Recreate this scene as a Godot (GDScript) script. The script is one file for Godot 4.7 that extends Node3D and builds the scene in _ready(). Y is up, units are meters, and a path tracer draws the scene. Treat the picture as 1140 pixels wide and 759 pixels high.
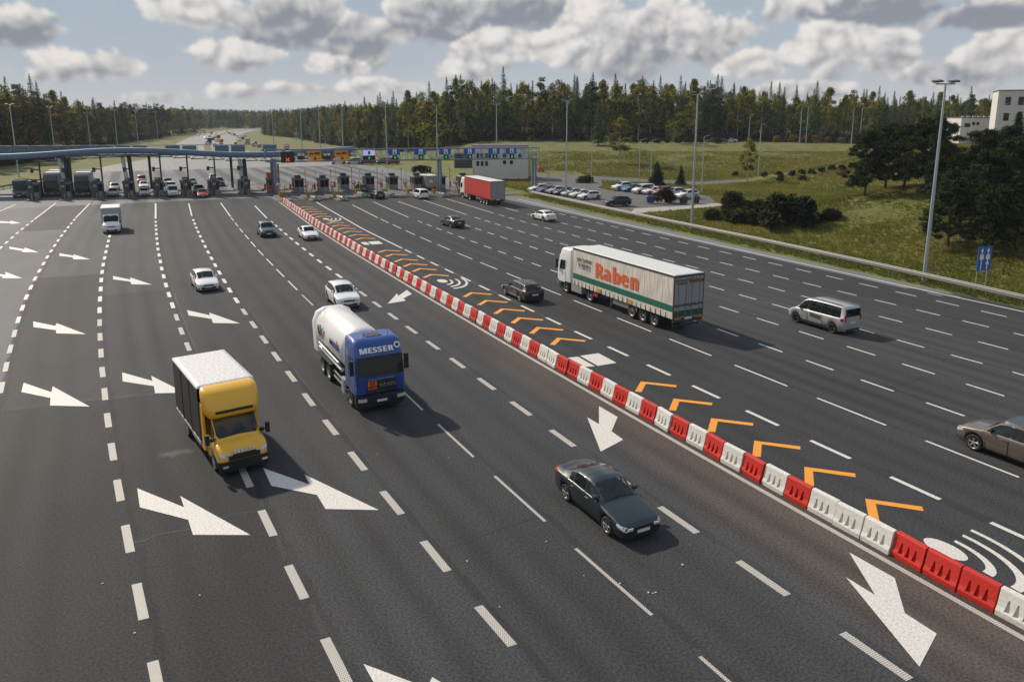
extends Node3D
# A motorway toll plaza seen from a footbridge mast height. World frame: -Z runs along the road away from the camera, +X across it to the right, metres.

const CAM_H := 14.3
const FOCAL := 846.8      # focal length in pixels of the 1140 x 759 photograph
const CENTRE_V := 302.64  # row of the optical axis (the picture is cropped off-centre, hence the lens shift)
const PITCH := 0.20157
const YAW := 0.4537856    # 26 degrees to the right of the road

var mats := {}
var meshes := {}
var names := {}
var rng := RandomNumberGenerator.new()
var FLAT := 4294967295

# ---------------------------------------------------------------- measuring
func G(u: float, v: float, y := 0.0) -> Vector3:
	var dx := (u - 570.0) / FOCAL
	var dy := -(v - CENTRE_V) / FOCAL
	var c := cos(PITCH)
	var n := sin(PITCH)
	var k := (y - CAM_H) / (dy * c - n)
	var xx := dx * k
	var zz := (-dy * n - c) * k
	return Vector3(xx * cos(YAW) - zz * sin(YAW), y, xx * sin(YAW) + zz * cos(YAW))

func far_at(u: float, depth: float) -> Vector3:   # ground point at a known distance in the direction of column u
	var xx := (u - 570.0) / FOCAL * depth
	var p := Vector3(xx * cos(YAW) + depth * sin(YAW), 0, xx * sin(YAW) - depth * cos(YAW))
	p.y = ground_height(p.x, p.z)
	return p

func sm(a: float, b: float, x: float) -> float:
	var k := clampf((x - a) / (b - a), 0.0, 1.0)
	return k * k * (3.0 - 2.0 * k)

func road_centre(s: float) -> float:
	return 22.5 + 0.00017 * pow(maxf(0.0, s - 180.0), 2.0)

func ground_height(x: float, z: float) -> float:
	var s := -z
	var depth := s * cos(YAW) + x * sin(YAW)
	var side := x - 64.0 - maxf(0.0, s - 60.0) * 0.09
	var near := 4.6 * sm(0.0, 36.0, side) + 3.4 * sm(34.0, 100.0, side)
	near *= 0.35 + 0.65 * sm(-40.0, 20.0, s)
	var far := 5.6 * sm(188.0, 262.0, depth) * sm(72.0, 110.0, x - maxf(0.0, s - 180.0) * 0.12)
	far = maxf(far, 7.8 * sm(120.0, 172.0, x) * sm(150.0, 120.0, s))
	var h := lerpf(near, far, sm(72.0, 92.0, s))
	var off := absf(x - road_centre(s))
	h += 9.0 * sm(900.0, 1700.0, Vector2(x, z).length()) * sm(40.0, 260.0, off)
	return h

# ---------------------------------------------------------------- materials
func lin(r: float, g: float, b: float, a := 1.0) -> Color:
	var c := Color(r, g, b).linear_to_srgb()
	c.a = a
	return c

func mat(called: String, c: Color, rough := 0.6, metal := 0.0, coat := 0.0) -> StandardMaterial3D:
	if mats.has(called):
		return mats[called]
	var m := StandardMaterial3D.new()
	m.resource_name = called
	m.albedo_color = lin(c.r, c.g, c.b)
	m.roughness = rough
	m.metallic = metal
	m.cull_mode = BaseMaterial3D.CULL_DISABLED
	if coat > 0.0:
		m.clearcoat_enabled = true
		m.clearcoat = coat
		m.clearcoat_roughness = 0.06
	mats[called] = m
	return m

func noise_tex(freq: float, octaves: int, lo: Color, hi: Color, sd: int, size := 512, mid := 0.5, kind := FastNoiseLite.TYPE_SIMPLEX_SMOOTH) -> NoiseTexture2D:
	var n := FastNoiseLite.new()
	n.noise_type = kind
	n.frequency = freq
	n.fractal_octaves = octaves
	n.seed = sd
	var t := NoiseTexture2D.new()
	t.noise = n
	t.width = size
	t.height = size
	t.seamless = true
	var r := Gradient.new()
	r.set_color(0, lin(lo.r, lo.g, lo.b))
	r.set_color(1, lin(hi.r, hi.g, hi.b))
	r.set_offset(0, 0.2)
	r.set_offset(1, 0.8)
	r.add_point(mid, lin((lo.r + hi.r) / 2, (lo.g + hi.g) / 2, (lo.b + hi.b) / 2))
	t.color_ramp = r
	return t

func textured(called: String, lo: Color, hi: Color, metres: float, rough: float, sd: int, freq := 0.03, oct := 5) -> StandardMaterial3D:
	if mats.has(called):
		return mats[called]
	var m := mat(called, Color(1, 1, 1), rough)
	m.albedo_texture = noise_tex(freq, oct, lo, hi, sd)
	m.uv1_triplanar = true
	m.uv1_world_triplanar = true
	m.uv1_scale = Vector3.ONE / metres
	return m

func detail(m: StandardMaterial3D, lo: float, hi: float, metres: Vector3, sd: int, freq := 0.02) -> void:
	m.detail_enabled = true
	m.detail_blend_mode = BaseMaterial3D.BLEND_MODE_MUL
	m.detail_uv_layer = BaseMaterial3D.DETAIL_UV_2
	m.detail_albedo = noise_tex(freq, 4, Color(lo, lo, lo), Color(hi, hi, hi), sd)
	m.uv2_triplanar = true
	m.uv2_world_triplanar = true
	m.uv2_scale = Vector3.ONE / metres

func glass() -> StandardMaterial3D:
	var m := mat("dark_glass", Color(0.006, 0.009, 0.01), 0.05)
	m.metallic_specular = 0.42
	return m

func clear_glass() -> StandardMaterial3D:
	var m := mat("tinted_glass", Color(0.02, 0.03, 0.03), 0.04)
	m.transparency = BaseMaterial3D.TRANSPARENCY_ALPHA
	m.albedo_color.a = 0.5
	m.metallic_specular = 0.5
	return m

func paint(called: String, r: float, g: float, b: float, metal := 0.0) -> StandardMaterial3D:
	return mat("paint_" + called, Color(r, g, b), 0.42, metal, 0.8)

# ---------------------------------------------------------------- meshes
func S() -> SurfaceTool:
	var st := SurfaceTool.new()
	st.begin(Mesh.PRIMITIVE_TRIANGLES)
	st.set_smooth_group(FLAT)
	return st

func done(st: SurfaceTool) -> ArrayMesh:
	st.generate_normals()
	return st.commit()

func tri(st: SurfaceTool, a: Vector3, b: Vector3, c: Vector3) -> void:
	st.add_vertex(a); st.add_vertex(b); st.add_vertex(c)

func quad(st: SurfaceTool, a: Vector3, b: Vector3, c: Vector3, d: Vector3) -> void:
	st.add_vertex(a); st.add_vertex(b); st.add_vertex(c)
	st.add_vertex(a); st.add_vertex(c); st.add_vertex(d)

func box(st: SurfaceTool, at: Vector3, size: Vector3, turn := Basis.IDENTITY) -> void:
	var h := size / 2
	var p := []
	for i in 8:
		p.append(at + turn * Vector3(h.x if i & 1 else -h.x, h.y if i & 2 else -h.y, h.z if i & 4 else -h.z))
	for f in [[0, 2, 3, 1], [4, 5, 7, 6], [0, 1, 5, 4], [2, 6, 7, 3], [0, 4, 6, 2], [1, 3, 7, 5]]:
		quad(st, p[f[0]], p[f[1]], p[f[2]], p[f[3]])

# rounded-rectangle rings stacked by height: [y, half width, front z, back z, corner radius]
func stack(st: SurfaceTool, levels: Array, n := 4) -> void:
	var rings := []
	for l in levels:
		var ring := PackedVector3Array()
		var r: float = minf(l[4], minf(l[1], (l[3] - l[2]) / 2) * 0.99)
		var cs := [Vector2(l[1] - r, l[3] - r), Vector2(-l[1] + r, l[3] - r), Vector2(-l[1] + r, l[2] + r), Vector2(l[1] - r, l[2] + r)]
		for k in 4:
			for i in n:
				var a := (k + float(i) / (n - 1)) * PI / 2
				ring.append(Vector3(cs[k].x + cos(a) * r, l[0], cs[k].y + sin(a) * r))
		rings.append(ring)
	loft(st, rings, true)

func loft(st: SurfaceTool, rings: Array, closed := true, caps := true) -> void:
	if true:
		st.set_smooth_group(1)
	for i in rings.size() - 1:
		var a: PackedVector3Array = rings[i]
		var b: PackedVector3Array = rings[i + 1]
		var n := a.size()
		for j in (n if closed else n - 1):
			var k := (j + 1) % n
			quad(st, a[j], b[j], b[k], a[k])
	st.set_smooth_group(FLAT)
	if closed and caps:
		for e in [0, rings.size() - 1]:
			var r: PackedVector3Array = rings[e]
			var c := Vector3.ZERO
			for p in r:
				c += p
			c /= r.size()
			for j in r.size():
				if e == 0:
					tri(st, c, r[j], r[(j + 1) % r.size()])
				else:
					tri(st, c, r[(j + 1) % r.size()], r[j])

func tube(st: SurfaceTool, a: Vector3, b: Vector3, r0: float, r1 := -1.0, n := 8) -> void:
	if r1 < 0.0:
		r1 = r0
	var d := (b - a).normalized()
	var u := d.cross(Vector3.UP if absf(d.y) < 0.9 else Vector3.RIGHT).normalized()
	var w := d.cross(u)
	var ra := PackedVector3Array()
	var rb := PackedVector3Array()
	for i in n:
		var t := TAU * i / n
		ra.append(a + (u * cos(t) + w * sin(t)) * r0)
		rb.append(b + (u * cos(t) + w * sin(t)) * r1)
	loft(st, [ra, rb], true)

# profile [axial, radius] turned about an axis through `at`
func lathe(st: SurfaceTool, at: Vector3, axis: Vector3, prof: Array, n := 16, caps := true) -> void:
	var u := axis.cross(Vector3.UP if absf(axis.y) < 0.9 else Vector3.RIGHT).normalized()
	var w := axis.cross(u)
	var rings := []
	for p in prof:
		var ring := PackedVector3Array()
		for i in n:
			var t := TAU * i / n
			ring.append(at + axis * p[0] + (u * cos(t) + w * sin(t)) * maxf(p[1], 0.001))
		rings.append(ring)
	loft(st, rings, true, caps)

# a polygon in the plane of two axes, pushed out to a thickness
func slab(st: SurfaceTool, poly: PackedVector2Array, at: Vector3, ax: Vector3, ay: Vector3, thick: Vector3) -> void:
	var idx := Geometry2D.triangulate_polygon(poly)
	var f := func(i: int) -> Vector3: return at + ax * poly[i].x + ay * poly[i].y
	for i in range(0, idx.size(), 3):
		tri(st, f.call(idx[i]) + thick, f.call(idx[i + 1]) + thick, f.call(idx[i + 2]) + thick)
		tri(st, f.call(idx[i]), f.call(idx[i + 2]), f.call(idx[i + 1]))
	for i in poly.size():
		var j := (i + 1) % poly.size()
		quad(st, f.call(i), f.call(i) + thick, f.call(j) + thick, f.call(j))

# ---------------------------------------------------------------- nodes
func numbered(called: String) -> String:
	if not names.has(called):
		names[called] = 0
		return called
	names[called] += 1
	return "%s_%03d" % [called, names[called]]

func tag(o: Node3D, label: String, category: String, group := "", kind := "") -> void:
	o.set_meta("label", label)
	o.set_meta("category", category)
	if group:
		o.set_meta("group", group)
	if kind:
		o.set_meta("kind", kind)

func thing(called: String, label: String, category: String, at: Vector3, turn := 0.0, group := "", kind := "") -> Node3D:
	var o := Node3D.new()
	o.name = numbered(called)
	add_child(o)
	o.position = at
	o.rotation.y = turn
	tag(o, label, category, group, kind)
	return o

func structure(called: String, m: Mesh = null, material: Material = null) -> Node3D:
	var o: Node3D = MeshInstance3D.new() if m else Node3D.new()
	o.name = numbered(called)
	add_child(o)
	o.set_meta("kind", "structure")
	if m:
		o.mesh = m
		o.material_override = material
	return o

func part(called: String, m, material: Material, parent: Node3D, at := Vector3.ZERO, turn := Vector3.ZERO) -> MeshInstance3D:
	var o := MeshInstance3D.new()
	o.name = called
	o.mesh = done(m) if m is SurfaceTool else m
	o.material_override = material
	o.position = at
	o.rotation = turn
	parent.add_child(o, true)
	return o

func copy(o: Node3D, at: Vector3, turn: float, label := "", group := "", base := "") -> Node3D:
	var c: Node3D = o.duplicate()
	c.name = numbered(base if base else String(o.name).rstrip("0123456789_"))
	add_child(c)
	c.position = at
	c.rotation.y = turn
	if label:
		c.set_meta("label", label)
	if group:
		c.set_meta("group", group)
	return c

func letters(words: String, height: float, material: Material, parent: Node3D, at: Vector3, turn := Vector3.ZERO, bold := 600, squeeze := 1.0, face := "Droid Sans") -> MeshInstance3D:
	var f := SystemFont.new()
	f.font_names = PackedStringArray([face])
	f.font_weight = bold
	var t := TextMesh.new()
	t.text = words
	t.font = f
	t.font_size = 32
	t.pixel_size = height / 23.0
	t.depth = 0.01
	var m: Mesh = t
	if bold >= 700:       # heavy strokes: the same letters three times, side by side
		var st := SurfaceTool.new()
		st.begin(Mesh.PRIMITIVE_TRIANGLES)
		for k in 3:
			st.append_from(t, 0, Transform3D(Basis.IDENTITY, Vector3((k - 1) * height * 0.035, 0, k * 0.003)))
		m = st.commit()
	var o := part("lettering", m, material, parent, at, turn)
	o.scale = Vector3(squeeze, 1, 1)
	return o

# ---------------------------------------------------------------- cars and vans
const PLAN := [[0.0, 0.76], [0.006, 0.83], [0.02, 0.895], [0.05, 0.95], [0.1, 0.985], [0.18, 1.0], [0.84, 1.0], [0.93, 0.975], [0.975, 0.935], [0.993, 0.88], [1.0, 0.82]]
var SPECS := {
	"sedan": {"L": 4.63, "W": 1.78, "H": 1.44, "wb": 2.7, "fo": 0.95, "r": 0.325, "belt": 0.93, "gc": 0.17, "tumble": 0.76,
		"prof": [[0, 0.56], [0.01, 0.64], [0.04, 0.70], [0.1, 0.77], [0.2, 0.86], [0.29, 0.93], [0.37, 1.16], [0.44, 1.35], [0.5, 1.425], [0.58, 1.44], [0.67, 1.41], [0.75, 1.29], [0.84, 1.11], [0.88, 1.06], [0.96, 1.055], [0.985, 1.02], [1, 0.9]],
		"ws": [0.3, 0.455], "rw": [0.73, 0.855], "win": [[0.335, 0.515], [0.53, 0.69], [0.70, 0.76]], "doors": [[0.29, 0.515], [0.52, 0.73]]},
	"hatch": {"L": 4.3, "W": 1.79, "H": 1.47, "wb": 2.62, "fo": 0.9, "r": 0.325, "belt": 0.95, "gc": 0.17, "tumble": 0.77,
		"prof": [[0, 0.58], [0.01, 0.66], [0.04, 0.72], [0.1, 0.8], [0.2, 0.9], [0.27, 0.96], [0.35, 1.2], [0.43, 1.41], [0.5, 1.46], [0.6, 1.47], [0.75, 1.44], [0.87, 1.38], [0.93, 1.2], [0.97, 1.0], [0.99, 0.9], [1, 0.75]],
		"ws": [0.285, 0.44], "rw": [0.885, 0.965], "win": [[0.32, 0.53], [0.545, 0.74], [0.755, 0.86]], "doors": [[0.28, 0.53], [0.535, 0.76]]},
	"wagon": {"L": 4.6, "W": 1.8, "H": 1.49, "wb": 2.65, "fo": 0.92, "r": 0.325, "belt": 0.95, "gc": 0.17, "tumble": 0.77,
		"prof": [[0, 0.58], [0.01, 0.66], [0.04, 0.72], [0.1, 0.79], [0.2, 0.88], [0.27, 0.95], [0.35, 1.19], [0.42, 1.41], [0.5, 1.475], [0.6, 1.49], [0.75, 1.48], [0.89, 1.42], [0.94, 1.22], [0.975, 1.0], [0.99, 0.92], [1, 0.75]],
		"ws": [0.285, 0.43], "rw": [0.905, 0.97], "win": [[0.315, 0.51], [0.525, 0.7], [0.715, 0.88]], "doors": [[0.28, 0.51], [0.515, 0.72]]},
	"suv": {"L": 4.4, "W": 1.86, "H": 1.66, "wb": 2.67, "fo": 0.88, "r": 0.365, "belt": 1.08, "gc": 0.22, "tumble": 0.79,
		"prof": [[0, 0.68], [0.01, 0.8], [0.04, 0.9], [0.1, 0.97], [0.2, 1.04], [0.26, 1.09], [0.34, 1.35], [0.41, 1.58], [0.48, 1.645], [0.6, 1.66], [0.75, 1.64], [0.88, 1.56], [0.94, 1.33], [0.975, 1.12], [0.99, 1.02], [1, 0.8]],
		"ws": [0.275, 0.42], "rw": [0.9, 0.97], "win": [[0.31, 0.52], [0.535, 0.73], [0.745, 0.87]], "doors": [[0.27, 0.52], [0.525, 0.74]]},
	"pickup": {"L": 5.3, "W": 1.9, "H": 1.8, "wb": 3.2, "fo": 0.95, "r": 0.39, "belt": 1.1, "gc": 0.3, "tumble": 0.8,
		"prof": [[0, 0.75], [0.01, 0.92], [0.04, 1.0], [0.1, 1.06], [0.24, 1.12], [0.3, 1.35], [0.36, 1.68], [0.42, 1.79], [0.55, 1.8], [0.6, 1.74], [0.63, 1.3], [0.64, 1.12], [0.98, 1.12], [1, 1.0]],
		"ws": [0.25, 0.36], "rw": [0.603, 0.632], "win": [[0.29, 0.45], [0.46, 0.58]], "doors": [[0.26, 0.45], [0.455, 0.6]]},
	"van": {"L": 4.78, "W": 1.9, "H": 1.97, "wb": 3.1, "fo": 0.83, "r": 0.335, "belt": 1.12, "gc": 0.19, "tumble": 0.86, "edge": 0.04,
		"prof": [[0, 0.66], [0.012, 0.82], [0.05, 0.96], [0.1, 1.05], [0.15, 1.14], [0.2, 1.34], [0.26, 1.62], [0.31, 1.82], [0.37, 1.92], [0.5, 1.965], [0.75, 1.97], [0.95, 1.93], [0.985, 1.85], [0.997, 1.2], [1, 0.9]],
		"ws": [0.155, 0.31], "rw": [0, 0], "win": [[0.2, 0.36], [0.4, 0.93]], "doors": [[0.17, 0.375], [0.39, 0.64]]},
	"minivan": {"L": 4.4, "W": 1.82, "H": 1.8, "wb": 2.7, "fo": 0.88, "r": 0.32, "belt": 1.05, "gc": 0.19, "tumble": 0.84,
		"prof": [[0, 0.62], [0.012, 0.76], [0.05, 0.88], [0.12, 0.98], [0.2, 1.07], [0.27, 1.3], [0.35, 1.62], [0.42, 1.75], [0.55, 1.8], [0.8, 1.79], [0.95, 1.74], [0.98, 1.6], [0.995, 1.1], [1, 0.9]],
		"ws": [0.215, 0.36], "rw": [0, 0], "win": [[0.25, 0.44], [0.46, 0.66], [0.68, 0.92]], "doors": [[0.24, 0.45], [0.455, 0.67]]},
	"truck_nose": {"L": 2.25, "W": 2.0, "H": 2.25, "wb": 9.0, "fo": 0.98, "r": 0.36, "belt": 1.24, "gc": 0.26, "tumble": 0.88, "edge": 0.03,
		"prof": [[0, 0.8], [0.02, 0.98], [0.06, 1.08], [0.15, 1.2], [0.3, 1.33], [0.36, 1.44], [0.48, 1.8], [0.6, 2.1], [0.68, 2.2], [0.8, 2.25], [1.0, 2.25]],
		"ws": [0.345, 0.62], "rw": [0, 0], "win": [[0.44, 0.82]], "doors": [[0.4, 0.86]]},
}

func curve(a: Array, u: float) -> float:
	for i in a.size() - 1:
		if u <= a[i + 1][0]:
			return lerpf(a[i][1], a[i + 1][1], clampf((u - a[i][0]) / maxf(a[i + 1][0] - a[i][0], 1e-6), 0.0, 1.0))
	return a[-1][1]

func sec(sp: Dictionary, u: float) -> PackedVector2Array:
	var w: float = sp.W / 2 * (curve(PLAN, u) if not sp.has("square_back") or u < 0.5 else 1.0)
	var top := curve(sp.prof, u)
	var belt: float = sp.belt + 0.05 * (u - 0.5)
	var bt := minf(belt, top - 0.05)
	var yb: float = sp.gc + 0.05 * (1.0 - sm(0.0, 0.08, u)) + 0.08 * sm(0.9, 1.0, u)
	for uc in [sp.fo, sp.fo + sp.wb]:
		var d := absf(u * sp.L - uc)
		var R: float = sp.r + 0.055
		if d < R:
			yb = maxf(yb, sp.r + sqrt(R * R - d * d) * 0.98)
	bt = maxf(bt, yb + 0.1)
	var k := sm(0.02, 0.35, top - belt)
	var ym := maxf(lerpf(sp.gc, bt, 0.52), yb + 0.06)
	top = maxf(top, bt + 0.04)
	var y4 := maxf(bt - 0.05, ym + 0.02)
	return PackedVector2Array([Vector2(0, yb), Vector2(w * 0.84, yb), Vector2(w * 0.955, yb + 0.04), Vector2(w, ym), Vector2(w * 0.985, y4), Vector2(w * 0.955, maxf(bt, y4 + 0.01)),
		Vector2(w * lerpf(0.9, 0.925, k), maxf(bt, y4 + 0.01) + 0.015), Vector2(w * lerpf(0.8, sp.tumble, k), top - lerpf(0.02, 0.075, k)), Vector2(w * lerpf(0.66, sp.tumble - sp.get("edge", 0.08), k), top - lerpf(0.008, 0.02, k)), Vector2(0, top + lerpf(0.045, 0.02, k))])

func on_side(sp: Dictionary, u: float, y: float, off: float, sgn: float) -> Vector3:
	var p := sec(sp, u)
	var x := p[8].x
	for i in range(1, 8):
		if y <= p[i + 1].y:
			x = lerpf(p[i].x, p[i + 1].x, clampf((y - p[i].y) / maxf(p[i + 1].y - p[i].y, 1e-5), 0, 1))
			break
	return Vector3(sgn * (x + off), y, (u - 0.5) * sp.L - off * 0.7 * (1.0 - sm(0.0, 0.12, u)) + off * 0.7 * sm(0.9, 1.0, u))

func side_patch(st: SurfaceTool, sp: Dictionary, u0: float, u1: float, lo0: float, lo1: float, hi0: float, hi1: float, off: float, sgn: float, nu := 5, nv := 4) -> void:
	var rows := []
	for i in nu + 1:
		var f := float(i) / nu
		var u := lerpf(u0, u1, f)
		var p := sec(sp, u)
		var row := PackedVector3Array()
		for j in nv + 1:
			var y := clampf(lerpf(lerpf(lo0, lo1, f), lerpf(hi0, hi1, f), float(j) / nv), p[1].y + 0.02, p[7].y)
			row.append(on_side(sp, u, y, off, sgn))
		rows.append(row)
	loft(st, rows, false)

func window_patch(st: SurfaceTool, sp: Dictionary, u0: float, u1: float, sgn: float, off := 0.007) -> void:
	var rows := []
	for i in 7:
		var u := lerpf(u0, u1, i / 6.0)
		var p := sec(sp, u)
		if p[7].y - p[6].y < 0.05:
			continue
		var a := p[6].lerp(p[7], 0.06)
		var b := p[6].lerp(p[7], 0.96)
		rows.append(PackedVector3Array([Vector3(sgn * (a.x + off), a.y, (u - 0.5) * sp.L), Vector3(sgn * (b.x + off), b.y, (u - 0.5) * sp.L)]))
	if rows.size() > 1:
		loft(st, rows, false)

func screen_patch(st: SurfaceTool, sp: Dictionary, u0: float, u1: float) -> void:
	var rows := []
	for i in 6:
		var u := lerpf(u0, u1, i / 5.0)
		var p := sec(sp, u)
		var row := PackedVector3Array()
		for j in 9:
			var f := (j - 4) / 4.0
			row.append(Vector3(f * p[8].x * 0.98, lerpf(p[9].y, p[8].y, f * f) + 0.008, (u - 0.5) * sp.L))
		rows.append(row)
	loft(st, rows, false)

func wheel_meshes(r: float, w: float, lod: int) -> Array:
	var key := "wheel %.3f %.2f %d" % [r, w, lod]
	if not meshes.has(key):
		var n: int = [10, 14, 22][lod]
		var t := S()
		lathe(t, Vector3.ZERO, Vector3.RIGHT, [[-w / 2, r * 0.6], [-w / 2, r * 0.93], [-w * 0.36, r], [w * 0.36, r], [w / 2, r * 0.93], [w / 2, r * 0.66], [w * 0.3, r * 0.64]], n)
		var m := S()
		if lod == 2 and r < 0.45:
			lathe(m, Vector3.ZERO, Vector3.RIGHT, [[w * 0.49, r * 0.7], [w * 0.5, r * 0.64], [w * 0.36, r * 0.61], [w * 0.3, r * 0.6]], n, false)
			lathe(m, Vector3.ZERO, Vector3.RIGHT, [[w * 0.2, r * 0.16], [w * 0.5, r * 0.13], [w * 0.5, 0.0]], 10)
			for i in 5:
				for d in [-0.14, 0.14]:
					var a: float = TAU * i / 5 + d
					tube(m, Vector3(w * 0.42, cos(a - d * 0.4) * r * 0.08, sin(a - d * 0.4) * r * 0.08), Vector3(w * 0.47, cos(a) * r * 0.63, sin(a) * r * 0.63), r * 0.06, r * 0.05, 5)
		else:
			if r < 0.45:
				lathe(m, Vector3.ZERO, Vector3.RIGHT, [[w * 0.49, r * 0.68], [w * 0.36, r * 0.6]], n, false)
				lathe(m, Vector3.ZERO, Vector3.RIGHT, [[w * 0.3, r * 0.16], [w * 0.46, r * 0.13], [w * 0.46, 0.0]], 8)
				for i in 6:
					var a: float = TAU * i / 6
					tube(m, Vector3(w * 0.42, cos(a) * r * 0.08, sin(a) * r * 0.08), Vector3(w * 0.44, cos(a) * r * 0.63, sin(a) * r * 0.63), r * 0.09, r * 0.08, 4)
			else:
				lathe(m, Vector3.ZERO, Vector3.RIGHT, [[w * 0.5, r * 0.62], [w * 0.46, r * 0.55], [w * 0.12, r * 0.5], [w * 0.08, r * 0.3], [w * 0.3, r * 0.26], [w * 0.32, 0.01]], n, false)
		meshes[key] = [done(t), done(m)]
	return meshes[key]

func wheel(parent: Node3D, at: Vector3, r: float, w: float, lod: int, rim: Material) -> void:
	var mm := wheel_meshes(r, w, lod)
	var o := part("wheel", mm[0], mat("tyre", Color(0.018, 0.018, 0.018), 0.85), parent, at, Vector3(0, 0 if at.x > 0 else PI, 0))
	part("rim", mm[1], rim, o)

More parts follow.
